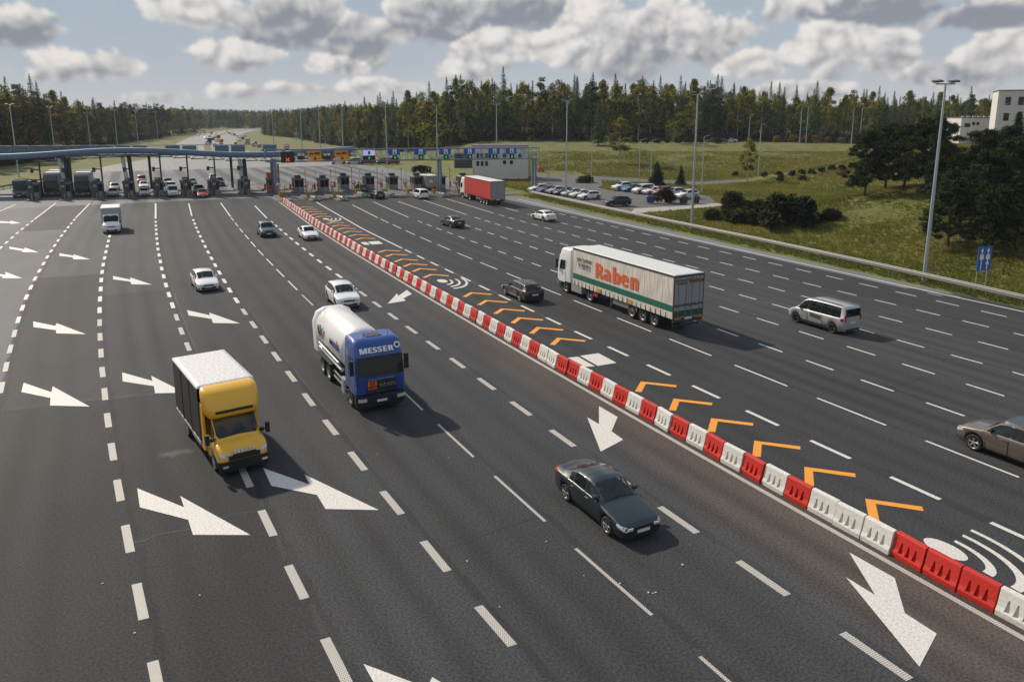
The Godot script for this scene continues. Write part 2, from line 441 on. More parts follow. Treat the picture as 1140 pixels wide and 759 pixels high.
# the body of a car, its windows, lights, doors, mirrors and wheels under `o`
func car_body(o: Node3D, kind: String, body: Material, lod: int, opt := {}) -> void:
	var sp: Dictionary = SPECS[kind].duplicate()
	sp.merge(opt, true)
	var us := []
	for i in ([9, 17, 33][lod]):
		us.append(float(i) / ([8, 16, 32][lod]))
	for p in sp.prof:
		us.append(float(p[0]))
	for p in PLAN:
		us.append(float(p[0]))
	for uc in [sp.fo, sp.fo + sp.wb]:
		for k in ([-1.0, -0.9, 0.0, 0.9, 1.0] if lod == 0 else [-1.001, -0.985, -0.9, -0.7, -0.4, 0.0, 0.4, 0.7, 0.9, 0.985, 1.001]):
			us.append((uc + k * (sp.r + 0.055)) / sp.L)
	for w in [sp.ws, sp.rw] + sp.win:
		us.append_array([float(w[0]), float(w[1])])
	us.sort()
	var key := "%s %d %s" % [kind, lod, str(opt)]
	if not meshes.has(key):
		var rings := []
		var last := -1.0
		var at_u := []
		for u in us:
			if u < 0.0 or u > 1.0 or u - last < 0.0012:
				continue
			last = u
			var p := sec(sp, u)
			var ring := PackedVector3Array()
			for i in 10:
				ring.append(Vector3(p[i].x, p[i].y, (u - 0.5) * sp.L))
			for i in range(8, 0, -1):
				ring.append(Vector3(-p[i].x, p[i].y, (u - 0.5) * sp.L))
			rings.append(ring)
			at_u.append(u)
		var d := {}
		var st := S()
		if lod < 2:
			loft(st, rings)
		else:       # a shell with real openings where the panes sit
			st.set_smooth_group(1)
			for i in rings.size() - 1:
				var um: float = (at_u[i] + at_u[i + 1]) / 2
				var front: bool = um > sp.ws[0] and um < sp.ws[1] or um > sp.rw[0] and um < sp.rw[1]
				var flank := false
				for w in sp.win:
					flank = flank or um > w[0] and um < w[1] and rings[i][7].y - rings[i][6].y > 0.1
				for j in 18:
					if front and (j == 8 or j == 9) or flank and (j == 6 or j == 11):
						continue
					var k := (j + 1) % 18
					quad(st, rings[i][j], rings[i + 1][j], rings[i + 1][k], rings[i][k])
			st.set_smooth_group(FLAT)
			var li := S()
			for i in rings.size() - 1:
				var um: float = (at_u[i] + at_u[i + 1]) / 2
				if um < sp.ws[0] - 0.02 or um > sp.win[-1][1] + 0.1 or rings[i][9].y < sp.belt + 0.02 and um > sp.ws[1]:
					continue
				var front: bool = um > sp.ws[0] and um < sp.ws[1] or um > sp.rw[0] and um < sp.rw[1]
				var flank := false
				for w in sp.win:
					flank = flank or um > w[0] and um < w[1]
				for j in range(3, 15):
					if front and (j == 8 or j == 9) or (flank or front) and (j == 6 or j == 11):
						continue
					var q := []
					for p in [rings[i][j], rings[i + 1][j], rings[i + 1][j + 1], rings[i][j + 1]]:
						q.append(Vector3(p.x * 0.97, p.y - 0.02 if p.y > sp.belt else p.y, p.z))
					quad(li, q[0], q[1], q[2], q[3])
			d.lining = done(li)
			for e in [0, rings.size() - 1]:
				for j in 18:
					tri(st, Vector3(0, rings[e][3].y, rings[e][0].z), rings[e][j], rings[e][(j + 1) % 18])
		d.body = done(st)
		# seats and dashboard
		st = S()
		var zc: float = (sp.ws[1] - 0.5) * sp.L
		d.seats = []
		for row in (1 if kind == "truck_nose" else 2):
			for sx in [-0.37, 0.37]:
				var ss := S()
				stack(ss, [[sp.gc + 0.1, 0.23, 0.0, 0.55, 0.08], [sp.gc + 0.34, 0.25, 0.0, 0.58, 0.1]])
				stack(ss, [[sp.gc + 0.3, 0.24, 0.48, 0.62, 0.06], [sp.belt - 0.05, 0.23, 0.56, 0.68, 0.05], [sp.belt + 0.06, 0.13, 0.6, 0.68, 0.04], [sp.belt + 0.18, 0.12, 0.61, 0.68, 0.04]])
				var moved := SurfaceTool.new()
				moved.begin(Mesh.PRIMITIVE_TRIANGLES)
				moved.append_from(done(ss), 0, Transform3D(Basis.IDENTITY, Vector3(sx, 0, zc - 0.05 + row * 0.85)))
				d.seats.append(moved.commit())
		st = S()
		box(st, Vector3(0, sp.belt - 0.16, (sp.ws[0] + 0.09 - 0.5) * sp.L), Vector3(sp.W * 0.8, 0.22, sp.L * 0.07))
		d.dash = done(st)
		st = S()
		screen_patch(st, sp, sp.ws[0], sp.ws[1])
		d.windscreen = done(st)
		if sp.rw[1] > 0.0:
			st = S()
			screen_patch(st, sp, sp.rw[0], sp.rw[1])
			d.rear_window = done(st)
		elif kind != "truck_nose":
			st = S()
			box(st, Vector3(0, sp.belt + (sp.H - sp.belt) * 0.46, sp.L / 2 - 0.028), Vector3(sp.W * 0.7, (sp.H - sp.belt) * 0.6, 0.06), Basis(Vector3.RIGHT, -0.05))
			d.rear_window = done(st)
		d.sides = []
		for sgn in [-1.0, 1.0]:
			for w in sp.win:
				st = S()
				window_patch(st, sp, w[0], w[1], sgn)
				d.sides.append(done(st))
		d.surrounds = []
		d.seams = []
		d.sills = []
		for sgn in [-1.0, 1.0]:
			st = S()
			for i in sp.win.size() - 1:
				window_patch(st, sp, sp.win[i][1] - 0.004, sp.win[i + 1][0] + 0.004, sgn, 0.004)
			if sp.win.size() > 1:
				d.surrounds.append(done(st))
			st = S()
			var edges := []
			for w in sp.doors:
				edges.append_array([w[0], w[1]])
			for e in edges:
				side_patch(st, sp, e - 0.0022, e + 0.0022, sp.gc + 0.1, sp.gc + 0.1, sp.belt, sp.belt, 0.0045, sgn, 1, 6)
			d.seams.append(done(st))
			st = S()
			side_patch(st, sp, (sp.fo + sp.r + 0.06) / sp.L, minf(0.97, (sp.fo + sp.wb - sp.r - 0.06) / sp.L), sp.gc + 0.02, sp.gc + 0.02, sp.gc + 0.1, sp.gc + 0.1, 0.008, sgn, 4, 2)
			d.sills.append(done(st))
		st = S()
		for sgn in [-1.0, 1.0]:
			var a := sec(sp, sp.ws[0] + 0.005)
			var b := sec(sp, lerpf(sp.ws[0], sp.ws[1], 0.22))
			tube(st, Vector3(sgn * a[8].x * 0.1 + a[8].x * 0.35, a[9].y + 0.02, (sp.ws[0] + 0.002 - 0.5) * sp.L), Vector3(sgn * a[8].x * 0.1 - a[8].x * 0.4, b[9].y + 0.02, (lerpf(sp.ws[0], sp.ws[1], 0.2) - 0.5) * sp.L), 0.012, 0.01, 4)
		d.wipers = done(st)
		st = S()
		side_patch(st, sp, 0.012, sp.ws[0], curve(sp.prof, 0.012) - 0.055, sp.belt - 0.03, curve(sp.prof, 0.012) - 0.045, sp.belt - 0.02, 0.003, 1.0, 8, 1)
		side_patch(st, sp, 0.012, sp.ws[0], curve(sp.prof, 0.012) - 0.055, sp.belt - 0.03, curve(sp.prof, 0.012) - 0.045, sp.belt - 0.02, 0.003, -1.0, 8, 1)
		d.bonnet = done(st)
		d.doors = []
		d.handles = []
		for sgn in [-1.0, 1.0]:
			for w in sp.doors:
				st = S()
				side_patch(st, sp, w[0] + 0.004, w[1] - 0.004, sp.gc + 0.12, sp.gc + 0.12, sp.belt - 0.03, sp.belt - 0.02, 0.006, sgn)
				d.doors.append(done(st))
				st = S()
				box(st, on_side(sp, w[1] - 0.04, sp.belt - 0.12, 0.02, sgn), Vector3(0.03, 0.03, 0.2))
				d.handles.append(done(st))
		var nose: float = sp.prof[1][1]
		var tail: float = sp.prof[-2][1] if kind != "van" and kind != "minivan" else sp.belt + 0.05
		d.heads = []
		d.tails = []
		d.mirrors = []
		for sgn in [-1.0, 1.0]:
			st = S()
			side_patch(st, sp, 0.0005, 0.085, nose - 0.15, nose - 0.04, nose - 0.02, nose + 0.06, 0.012, sgn, 6, 3)
			box(st, Vector3(sgn * sp.W * 0.31, nose - 0.08, -sp.L / 2 - 0.008), Vector3(sp.W * 0.13, 0.09, 0.03))
			d.heads.append(done(st))
			st = S()
			side_patch(st, sp, 0.94, 0.9985, tail - 0.2, tail - 0.22, tail - 0.02, tail - 0.01, 0.012, sgn, 5, 3)
			if kind in ["van", "minivan", "suv"]:
				box(st, Vector3(sgn * sp.W * 0.38, tail - 0.02, sp.L / 2 - 0.02), Vector3(0.13, 0.42, 0.06))
			else:
				box(st, Vector3(sgn * sp.W * 0.33, tail - 0.12, sp.L / 2 - 0.002), Vector3(sp.W * 0.13, 0.12, 0.03))
			d.tails.append(done(st))
			st = S()
			var mp := on_side(sp, sp.win[0][0] + 0.03 if kind != "truck_nose" else 0.42, sp.belt + 0.06, 0.1, sgn)
			stack(st, [[mp.y - 0.02, 0.06, -0.05, 0.05, 0.03], [mp.y + 0.02, 0.1, -0.08, 0.07, 0.04], [mp.y + 0.1, 0.1, -0.07, 0.07, 0.04], [mp.y + 0.14, 0.07, -0.04, 0.06, 0.03]])
			var sh := S()
			sh.append_from(done(st), 0, Transform3D(Basis.IDENTITY, Vector3(mp.x, 0, mp.z)))
			d.mirrors.append(sh.commit())
		st = S()
		box(st, Vector3(0, nose - 0.1, -sp.L / 2 - 0.004), Vector3(sp.W * 0.46, 0.12, 0.03))
		d.grille = done(st)
		st = S()
		box(st, Vector3(0, sp.gc + 0.17, -sp.L / 2 - 0.004), Vector3(sp.W * 0.66, 0.2, 0.03))
		for sgn in [-1.0, 1.0]:
			side_patch(st, sp, 0.0008, 0.03, sp.gc + 0.12, sp.gc + 0.14, sp.gc + 0.24, sp.gc + 0.2, 0.008, sgn, 4, 2)
		d.intake = done(st)
		st = S()
		box(st, Vector3(0, sp.gc + 0.16, sp.L / 2), Vector3(sp.W * 0.7, 0.13, 0.03))
		d.valance = done(st)
		st = S()
		box(st, Vector3(0, 0, 0), Vector3(0.52, 0.115, 0.016))
		d.plate = done(st)
		st = S()
		box(st, Vector3(0, sp.gc + 0.1, 0.0), Vector3(sp.W * 0.8, 0.2, sp.L * 0.86))
		d.under = done(st)
		d.nose = nose
		d.tail = tail
		meshes[key] = d
	var e: Dictionary = meshes[key]
	part("body", e.body, body, o)
	var pane: Material = clear_glass() if lod == 2 else glass()
	part("windscreen", e.windscreen, pane, o)
	if e.has("rear_window"):
		part("rear_window", e.rear_window, pane if sp.rw[1] > 0.0 else glass(), o)
	for m in e.sides:
		part("side_window", m, pane, o)
	if lod == 2:
		for m in e.seats:
			part("seat", m, mat("seat_cloth", Color(0.06, 0.065, 0.07), 0.8), o)
		part("interior_lining", e.lining, mat("lining_grey", Color(0.03, 0.03, 0.032), 0.85), o)
		part("dashboard", e.dash, mat("black_trim", Color(0.012, 0.012, 0.013), 0.55), o)
	var black := mat("black_trim", Color(0.012, 0.012, 0.013), 0.55)
	var rim: Material = sp.get("rim", mat("alloy", Color(0.42, 0.42, 0.43), 0.35, 0.7))
	for sgn in [-1.0, 1.0]:
		for uc in ([sp.fo, sp.fo + sp.wb] if kind != "truck_nose" else [sp.fo]):
			wheel(o, Vector3(sgn * (sp.W / 2 - 0.105), sp.r, uc - sp.L / 2), sp.r, 0.21, lod, rim)
	part("underbody", e.under, black, o)
	for m in e.surrounds:
		part("window_pillar", m, black, o)
	if lod == 0:
		return
	for m in e.sills:
		part("sill", m, black, o)
	for m in e.seams:
		part("door_seam", m, black, o)
	if lod == 2:
		part("wiper", e.wipers, black, o)
		part("bonnet_seam", e.bonnet, black, o)
	for m in e.heads:
		part("headlight", m, mat("headlight_lens", Color(0.62, 0.64, 0.66), 0.12, 0.3), o)
	if kind != "truck_nose":
		for m in e.tails:
			part("tail_light", m, sp.get("tail", mat("tail_lens", Color(0.3, 0.008, 0.008), 0.2)), o)
		part("valance", e.valance, black, o)
	for m in e.mirrors:
		part("mirror", m, black if sp.has("black_mirror") else body, o)
	part("grille", e.grille, black, o)
	part("intake", e.intake, black, o)
	var white := mat("plate_white", Color(0.62, 0.62, 0.6), 0.5)
	part("number_plate", e.plate, white, o, Vector3(0, sp.gc + 0.27, -sp.L / 2 - 0.02))
	if kind != "truck_nose":
		part("number_plate", e.plate, white, o, Vector3(0, sp.belt - 0.28 if kind in ["hatch", "wagon", "suv", "van", "minivan"] else sp.belt - 0.22, sp.L / 2 + 0.012))
	for i in e.doors.size():
		var dr := part("door", e.doors[i], body, o)
		if lod == 2:
			part("handle", e.handles[i], body, dr)

func car(called: String, label: String, category: String, kind: String, body: Material, x: float, z: float, turn: float, lod := 1, group := "", opt := {}, y := 0.0) -> Node3D:
	var o := thing(called, label, category, Vector3(x, y, z), turn, group)
	car_body(o, kind, body, lod, opt)
	return o

# a cab-over lorry cab: front at z = 0, runs back to +z
func lorry_cab(o: Node3D, body: Material, high: float, lod: int, opt := {}) -> Node3D:
	var black := mat("black_trim", Color(0.012, 0.012, 0.013), 0.55)
	var W := 1.24
	var st := S()
	stack(st, [[1.0, W, 0.06, 2.2, 0.16], [1.3, W, 0.03, 2.25, 0.18], [1.95, W, 0.02, 2.25, 0.2], [2.75, W - 0.03, 0.16, 2.25, 0.2], [2.95, W - 0.04, 0.24, 2.25, 0.22], [high - 0.2, W - 0.06, 0.5, 2.25, 0.24], [high - 0.05, W - 0.1, 0.68, 2.22, 0.26], [high, W - 0.22, 0.9, 2.1, 0.26]], 5)
	var cab := part("cab", st, body, o)
	st = S()
	stack(st, [[0.28, W - 0.04, 0.12, 0.8, 0.2], [0.5, W + 0.005, 0.0, 0.84, 0.25], [0.94, W + 0.005, 0.0, 0.84, 0.25]], 4)
	part("bumper", st, opt.get("bumper", body), o)
	for sgn in [-1.0, 1.0]:
		st = S()
		var ra := PackedVector3Array()
		var rb := PackedVector3Array()
		for i in 9:
			var a := PI * (0.02 + 0.96 * i / 8.0)
			ra.append(Vector3(sgn * (W - 0.5), 0.5 + 0.62 * sin(a), 1.4 - 0.66 * cos(a)))
			rb.append(Vector3(sgn * (W + 0.012), 0.5 + 0.62 * sin(a), 1.4 - 0.66 * cos(a)))
		loft(st, [ra, rb], false)
		part("wheel_arch", st, black, o)
	# windscreen following the front of the cab
	st = S()
	var rows := []
	for i in 5:
		var y := lerpf(1.9, 2.84, i / 4.0)
		var zf := 0.02 + 0.14 * (y - 1.95) / 0.8 + 0.05 * maxf(0.0, y - 2.75) - 0.022
		var row := PackedVector3Array()
		for j in 11:
			var f := (j - 5) / 5.0 * 1.15
			var q := maxf(0.0, absf(f) - 1.03)
			row.append(Vector3(f, y, zf + 0.2 - sqrt(0.04 - q * q)))
		rows.append(row)
	loft(st, rows, false)
	part("windscreen", st, glass(), o)
	for sgn in [-1.0, 1.0]:
		st = S()
		slab(st, PackedVector2Array([Vector2(0.42, 1.9), Vector2(1.3, 1.98), Vector2(1.3, 2.72), Vector2(0.62, 2.72)]), Vector3(sgn * (W + 0.053), 0, 0), Vector3(0, 0, 1), Vector3(-sgn * 0.0375, 1, 0), Vector3(sgn * 0.035, 0, 0))
		part("side_window", st, glass(), o)
		st = S()
		box(st, Vector3(sgn * (W + 0.16), 2.35, 0.28), Vector3(0.2, 0.75, 0.12), Basis(Vector3.UP, -sgn * 0.2))
		tube(st, Vector3(sgn * (W - 0.1), 2.7, 0.35), Vector3(sgn * (W + 0.16), 2.62, 0.3), 0.02, 0.02, 5)
		part("mirror", st, black, o)
		st = S()
		box(st, Vector3(sgn * 0.98, 0.72, 0.02), Vector3(0.42, 0.16, 0.1), Basis(Vector3.UP, -sgn * 0.2))
		part("headlight", st, mat("headlight_lens", Color(0.62, 0.64, 0.66), 0.12, 0.3), o)
		if lod == 2:
			st = S()
			box(st, Vector3(sgn * (W + 0.004), 1.35, 0.85), Vector3(0.012, 0.9, 0.95))
			box(st, Vector3(sgn * (W + 0.016), 1.75, 1.15), Vector3(0.02, 0.05, 0.18))
			part("door", st, body, o)
			for k in 2:
				st = S()
				box(st, Vector3(sgn * (W - 0.02), 0.48 + 0.3 * k, 1.7), Vector3(0.12, 0.05, 0.4))
				part("step", st, black, o)
	st = S()
	box(st, Vector3(0, 1.38, 0.01), Vector3(1.5, 0.62, 0.06))
	part("grille", st, opt.get("grille", black), o)
	if lod == 2:
		for k in 3:
			st = S()
			var x := -0.75 + 0.7 * k
			tube(st, Vector3(x, 1.99, -0.02), Vector3(x + 0.55, 2.12, 0.0), 0.012, 0.01, 4)
			part("wiper", st, black, o)
		for k in 4:
			st = S()
			box(st, Vector3(0, 1.15 + k * 0.15, -0.024), Vector3(1.44, 0.02, 0.015))
			part("grille_bar", st, mat("bar_grey", Color(0.08, 0.08, 0.085), 0.4), o)
		for sgn in [-1.0, 1.0]:
			st = S()
			box(st, Vector3(sgn * (W + 0.002), 1.9, 1.42), Vector3(0.012, 1.75, 0.016))
			box(st, Vector3(sgn * (W + 0.002), 1.42, 0.36), Vector3(0.012, 0.8, 0.016))
			part("door_seam", st, black, o)
			st = S()
			box(st, Vector3(sgn * 0.5, high - 0.18, 0.64), Vector3(0.16, 0.05, 0.05))
			part("marker_lamp", st, mat("headlight_lens", Color(0.62, 0.64, 0.66), 0.12, 0.3), o)
			st = S()
			box(st, Vector3(sgn * 0.78, 0.45, -0.005), Vector3(0.5, 0.12, 0.03))
			part("fog_lamp", st, black, o)
	st = S()
	box(st, Vector3(0, 2.9, 0.14), Vector3(2.0, 0.06, 0.3), Basis(Vector3.RIGHT, 0.35))
	part("sun_visor", st, opt.get("visor", black), o)
	st = S()
	box(st, Vector3(0, 0.62, -0.015), Vector3(0.52, 0.115, 0.016))
	part("number_plate", st, mat("plate_white", Color(0.62, 0.62, 0.6), 0.5), o)
	return cab

func chassis(o: Node3D, z0: float, z1: float, axles: Array, lod: int, rim: Material, y := 0.95, half := 1.02) -> void:
	var st := S()
	for sgn in [-1.0, 1.0]:
		box(st, Vector3(sgn * 0.42, y, (z0 + z1) / 2), Vector3(0.09, 0.22, z1 - z0))
	for i in 6:
		box(st, Vector3(0, y, lerpf(z0, z1, (i + 0.5) / 6)), Vector3(0.8, 0.12, 0.1))
	part("chassis", st, mat("chassis_steel", Color(0.03, 0.03, 0.032), 0.6), o)
	for a in axles:
		for sgn in [-1.0, 1.0]:
			wheel(o, Vector3(sgn * half, 0.5, a), 0.5, 0.36, lod, rim)
		st = S()
		tube(st, Vector3(-half, 0.5, a), Vector3(half, 0.5, a), 0.09)
		part("axle", st, mat("chassis_steel", Color.BLACK), o)

# an articulated lorry: the cab's front at z = 0, the trailer's tail at z = length
func semi(called: String, label: String, at: Vector3, turn: float, length: float, cab: Material, side: Material, rear: Material, roof: Material, lod: int, band: Material = null) -> Node3D:
	var o := thing(called, label, "lorry", at, turn)
	var steel := mat("steel_grey", Color(0.25, 0.25, 0.26), 0.5, 0.5)
	var rim := mat("lorry_rim", Color(0.3, 0.3, 0.3), 0.5, 0.4)
	lorry_cab(o, cab, 3.75, lod, {"grille": mat("black_trim", Color.BLACK), "visor": cab, "bumper": mat("bumper_grey", Color(0.1, 0.1, 0.105), 0.6)})
	chassis(o, 0.9, 6.2, [1.4, 5.0], lod, rim)
	var st := S()
	for sgn in [-1.0, 1.0]:
		box(st, Vector3(sgn * 1.0, 0.72, 3.1), Vector3(0.5, 0.62, 1.5))
	part("fuel_tank", st, mat("tank_aluminium", Color(0.5, 0.5, 0.5), 0.4, 0.6), o)
	var z0 := 2.55
	var top := 4.0
	st = S()
	box(st, Vector3(0, 1.12, (z0 + length) / 2), Vector3(2.5, 0.16, length - z0))
	part("trailer_bed", st, steel, o)
	# each curtain is a sheet with slight vertical waves
	var n := int((length - z0) / 0.3)
	for sgn in [-1.0, 1.0]:
		st = S()
		var rows := []
		for i in n * 2 + 1:
			var z := lerpf(z0 + 0.06, length - 0.06, i / float(n * 2))
			var xo: float = 1.262 + (0.009 if i % 2 else 0.0) * (0.6 + 0.4 * sin(i * 1.7))
			rows.append(PackedVector3Array([Vector3(sgn * xo, 1.02, z), Vector3(sgn * xo, 1.55, z), Vector3(sgn * (xo + 0.004 * sin(i * 0.9)), 2.6, z), Vector3(sgn * 1.262, top - 0.12, z)]))
		loft(st, rows, false)
		var cu := part("side_curtain", st, side, o)
		if band:
			st = S()
			rows = []
			for i in n * 2 + 1:
				var z := lerpf(z0 + 0.06, length - 0.06, i / float(n * 2))
				var xo: float = 1.267 + (0.009 if i % 2 else 0.0) * (0.6 + 0.4 * sin(i * 1.7))
				rows.append(PackedVector3Array([Vector3(sgn * xo, 1.5, z), Vector3(sgn * xo, 1.95, z)]))
			loft(st, rows, false)
			part("green_band", st, band, cu)
		for i in int((length - z0) / 0.55):
			st = S()
			var z := z0 + 0.3 + 0.55 * i
			box(st, Vector3(sgn * 1.277, 1.2, z), Vector3(0.014, 0.36, 0.045))
			box(st, Vector3(sgn * 1.28, 1.1, z), Vector3(0.02, 0.08, 0.09))
			part("strap", st, mat("strap_dark", Color(0.06, 0.05, 0.05), 0.7), cu)
		st = S()
		box(st, Vector3(sgn * 1.265, top - 0.07, (z0 + length) / 2), Vector3(0.05, 0.13, length - z0))
		part("top_rail", st, mat("rail_dark", Color(0.05, 0.045, 0.045), 0.6), o)
		st = S()
		box(st, Vector3(sgn * 1.15, 0.75, length - 5.6), Vector3(0.04, 0.35, 3.0))
		part("side_guard", st, steel, o)
	st = S()
	stack(st, [[top - 0.02, 1.27, z0, length, 0.04], [top + 0.02, 1.25, z0 + 0.04, length - 0.03, 0.06], [top + 0.05, 1.1, z0 + 0.2, length - 0.15, 0.1]])
	part("trailer_roof", st, roof, o)
	st = S()
	box(st, Vector3(0, 2.52, z0 + 0.03), Vector3(2.52, 2.9, 0.06))
	part("headboard", st, rear, o)
	for sgn in [-1.0, 1.0]:
		st = S()
		box(st, Vector3(sgn * 0.61, 2.5, length - 0.03), Vector3(1.2, 2.72, 0.05))
		var dr := part("rear_door", st, rear, o)
		for k in 2:
			st = S()
			tube(st, Vector3(sgn * (0.25 + 0.65 * k), 1.2, length + 0.02), Vector3(sgn * (0.25 + 0.65 * k), 3.84, length + 0.02), 0.018, 0.018, 6)
			part("lock_rod", st, steel, dr)
	st = S()
	for sgn in [-1.0, 1.0]:
		box(st, Vector3(sgn * 1.25, 2.5, length - 0.04), Vector3(0.06, 2.95, 0.1))
	box(st, Vector3(0, 3.92, length - 0.04), Vector3(2.44, 0.14, 0.1))
	part("rear_frame", st, mat("frame_brown", Color(0.06, 0.04, 0.04), 0.6), o)
	st = S()
	box(st, Vector3(0, 0.86, length - 0.08), Vector3(2.5, 0.22, 0.12))
	box(st, Vector3(0, 0.52, length - 0.2), Vector3(2.3, 0.12, 0.1))
	part("rear_bumper", st, mat("chassis_steel", Color.BLACK), o)
	for sgn in [-1.0, 1.0]:
		st = S()
		box(st, Vector3(sgn * 0.92, 1.03, length + 0.01), Vector3(0.55, 0.16, 0.04))
		part("tail_light", st, mat("orange_lens", Color(0.55, 0.13, 0.02), 0.3), o)
	st = S()
	box(st, Vector3(0, 1.0, length + 0.01), Vector3(0.6, 0.14, 0.03))
	part("number_plate", st, mat("plate_white", Color.WHITE), o)
	chassis(o, z0 + 3.0, length - 0.3, [length - 4.7, length - 3.4, length - 2.1], lod, rim, 0.98)
	st = S()
	for sgn in [-1.0, 1.0]:
		box(st, Vector3(sgn * 0.75, 0.55, 7.2 * length / 15.0), Vector3(0.1, 0.9, 0.12))
	part("landing_leg", st, steel, o)
	return o

# ---------------------------------------------------------------- sky
func make_sky() -> Image:
	var w := 2048
	var h := 1024
	var n := FastNoiseLite.new()
	n.seed = 11
	n.frequency = 0.018
	n.fractal_octaves = 6
	n.fractal_gain = 0.52
	var n2 := FastNoiseLite.new()
	n2.seed = 5
	n2.frequency = 0.006
	n2.fractal_octaves = 4
	var im := Image.create_empty(w, h, false, Image.FORMAT_RGBF)
	# the clouds in view: column and row in the photograph, half width, half height, greyness
	var clouds := [[12, 36, 40, 22, 0.75], [40, 20, 20, 8, 0.2], [100, 76, 70, 24, 0.3], [60, 84, 30, 14, 0.4], [262, 62, 56, 18, 0.15], [262, 104, 34, 10, 0.2], [235, 14, 60, 26, 0.12], [330, 22, 80, 44, 0.65], [400, 44, 60, 44, 0.55], [376, 72, 44, 16, 0.15], [480, 22, 70, 40, 0.6], [570, 8, 60, 30, 0.75], [545, 56, 54, 30, 0.12], [520, 78, 40, 14, 0.2], [640, 60, 60, 26, 0.15], [672, 28, 50, 44, 0.1], [715, 52, 60, 52, 0.5], [770, 46, 60, 40, 0.25],
		[842, 76, 46, 22, 0.15], [930, 56, 48, 44, 0.15], [985, 66, 40, 34, 0.4], [905, 6, 60, 22, 0.3], [985, 8, 100, 26, 0.85], [1090, 20, 60, 20, 1.0], [1110, 66, 46, 34, 0.25], [1040, 84, 60, 20, 0.4], [425, 98, 50, 12, 0.15], [170, 108, 44, 9, 0.2], [890, 100, 60, 12, 0.3], [330, 100, 40, 8, 0.2], [-120, 40, 90, 40, 0.4], [1260, 50, 90, 50, 0.5]]
	var cl := []
	for c in clouds:
		var d := Vector3((c[0] - 570.0) / FOCAL, -(c[1] - CENTRE_V) / FOCAL, -1.0).normalized()
		d = d.rotated(Vector3.RIGHT, -PITCH).rotated(Vector3.UP, -YAW)
		cl.append([atan2(d.x, -d.z), asin(d.y), c[2] / FOCAL, c[3] / FOCAL, c[4]])
	var n3 := FastNoiseLite.new()
	n3.seed = 23
	n3.frequency = 0.055
	n3.fractal_type = FastNoiseLite.FRACTAL_RIDGED
	n3.fractal_octaves = 5
	n3.fractal_gain = 0.55
	for y in h:
		var el := (0.5 - (y + 0.5) / h) * PI
		if el < -0.02:
			for x in w:
				im.set_pixel(x, y, Color(0.1, 0.1, 0.09))
			continue
		var base := Color(0.37, 0.445, 0.525).lerp(Color(0.24, 0.33, 0.46), sm(0.1, 1.2, el))
		base = base.lerp(Color(0.62, 0.60, 0.575), exp(-maxf(el, 0.0) * 20.0) * 0.9)
		var row := []
		for c in cl:
			if absf(el - c[1]) < c[3] * 2.4:
				row.append(c)
		for x in w:
			var az := wrapf((x + 0.5) / w * TAU, -PI, PI)
			var px := az * 326.0
			var py := el * 326.0 * 1.25
			if el > 0.3:
				var k := 1.0 / (0.25 + el)
				px = cos(az) * k * 60.0 + 4000.0
				py = sin(az) * k * 60.0
			var f := n.get_noise_2d(px * 1.3, py * 1.3)
			var b := -n3.get_noise_2d(px + f * 5.0, py + f * 5.0)
			var g := n2.get_noise_2d(px, py)
			var dens := -1.0
			var grey := 0.45
			var up := 0.0
			if el > 0.16 or absf(az - YAW) > 0.72:
				dens = (f * 0.5 + b * 0.35 + g * 1.3 - 0.1) * sm(-0.02, 0.1, el)
				up = f
			for c in row:
				var dx: float = (az - c[0]) / c[2]
				if absf(dx) > 2.2:
					continue
				var dy: float = (el - c[1]) / c[3]
				if dy < 0.0:
					dy *= 1.25
				var e: float = 0.72 * (1.0 - sqrt(dx * dx + dy * dy)) + f * 0.5 + b * 0.2 + 0.0
				if e > dens:
					dens = e
					grey = c[4]
					up = dy - dx * 0.35
			var a := sm(0.0, 0.06 + 0.25 * sm(0.0, -0.8, up), dens)
			var thick := sm(0.0, 0.55, dens)
			# sunlit shoulders towards the upper left, grey bellies
			var b2 := -n3.get_noise_2d(px + 3.0 + f * 5.0, py - 4.0 + f * 5.0)
			var lit := 0.84 + 0.32 * clampf(up, -1.2, 1.0) + (b - b2) * 0.4 + b * 0.28 - grey * 1.0 * sm(-0.25, 0.45, dens - up * 0.22)
			var cc := Color(0.25, 0.268, 0.31).lerp(Color(0.82, 0.775, 0.735), clampf(lit, 0.0, 1.0))
			var veil := sm(-0.15, 0.45, g + f * 0.4) * 0.3
			im.set_pixel(x, y, base.lerp(Color(0.62, 0.61, 0.6), veil).lerp(cc, a * 0.94))
	return im

# ---------------------------------------------------------------- plants
func plant_material(called: String, back := 0.35) -> StandardMaterial3D:
	if mats.has(called):
		return mats[called]
	var m := mat(called, Color(1, 1, 1), 0.75)
	m.vertex_color_use_as_albedo = true
	m.backlight_enabled = true
	m.backlight = lin(0.85, 0.9, 0.4)
	return m

var LV := PackedVector3Array()
var LN := PackedVector3Array()
var LC := PackedColorArray()

func leaf(p: Vector3, a: Vector3, b: Vector3, c: Color) -> void:
	var n := a.cross(b).normalized()
	if n.y < 0.0:
		n = -n
	LV.append(p); LV.append(p + a); LV.append(p + b)
	for i in 3:
		LN.append(n); LC.append(c)

func leaves_done() -> ArrayMesh:
	var arr := []
	arr.resize(Mesh.ARRAY_MAX)
	arr[Mesh.ARRAY_VERTEX] = LV
	arr[Mesh.ARRAY_NORMAL] = LN
	arr[Mesh.ARRAY_COLOR] = LC
	var m := ArrayMesh.new()
	m.add_surface_from_arrays(Mesh.PRIMITIVE_TRIANGLES, arr)
	LV = PackedVector3Array()
	LN = PackedVector3Array()
	LC = PackedColorArray()
	return m

func rdir() -> Vector3:
	return Vector3(rng.randfn(), rng.randfn(), rng.randfn()).normalized()

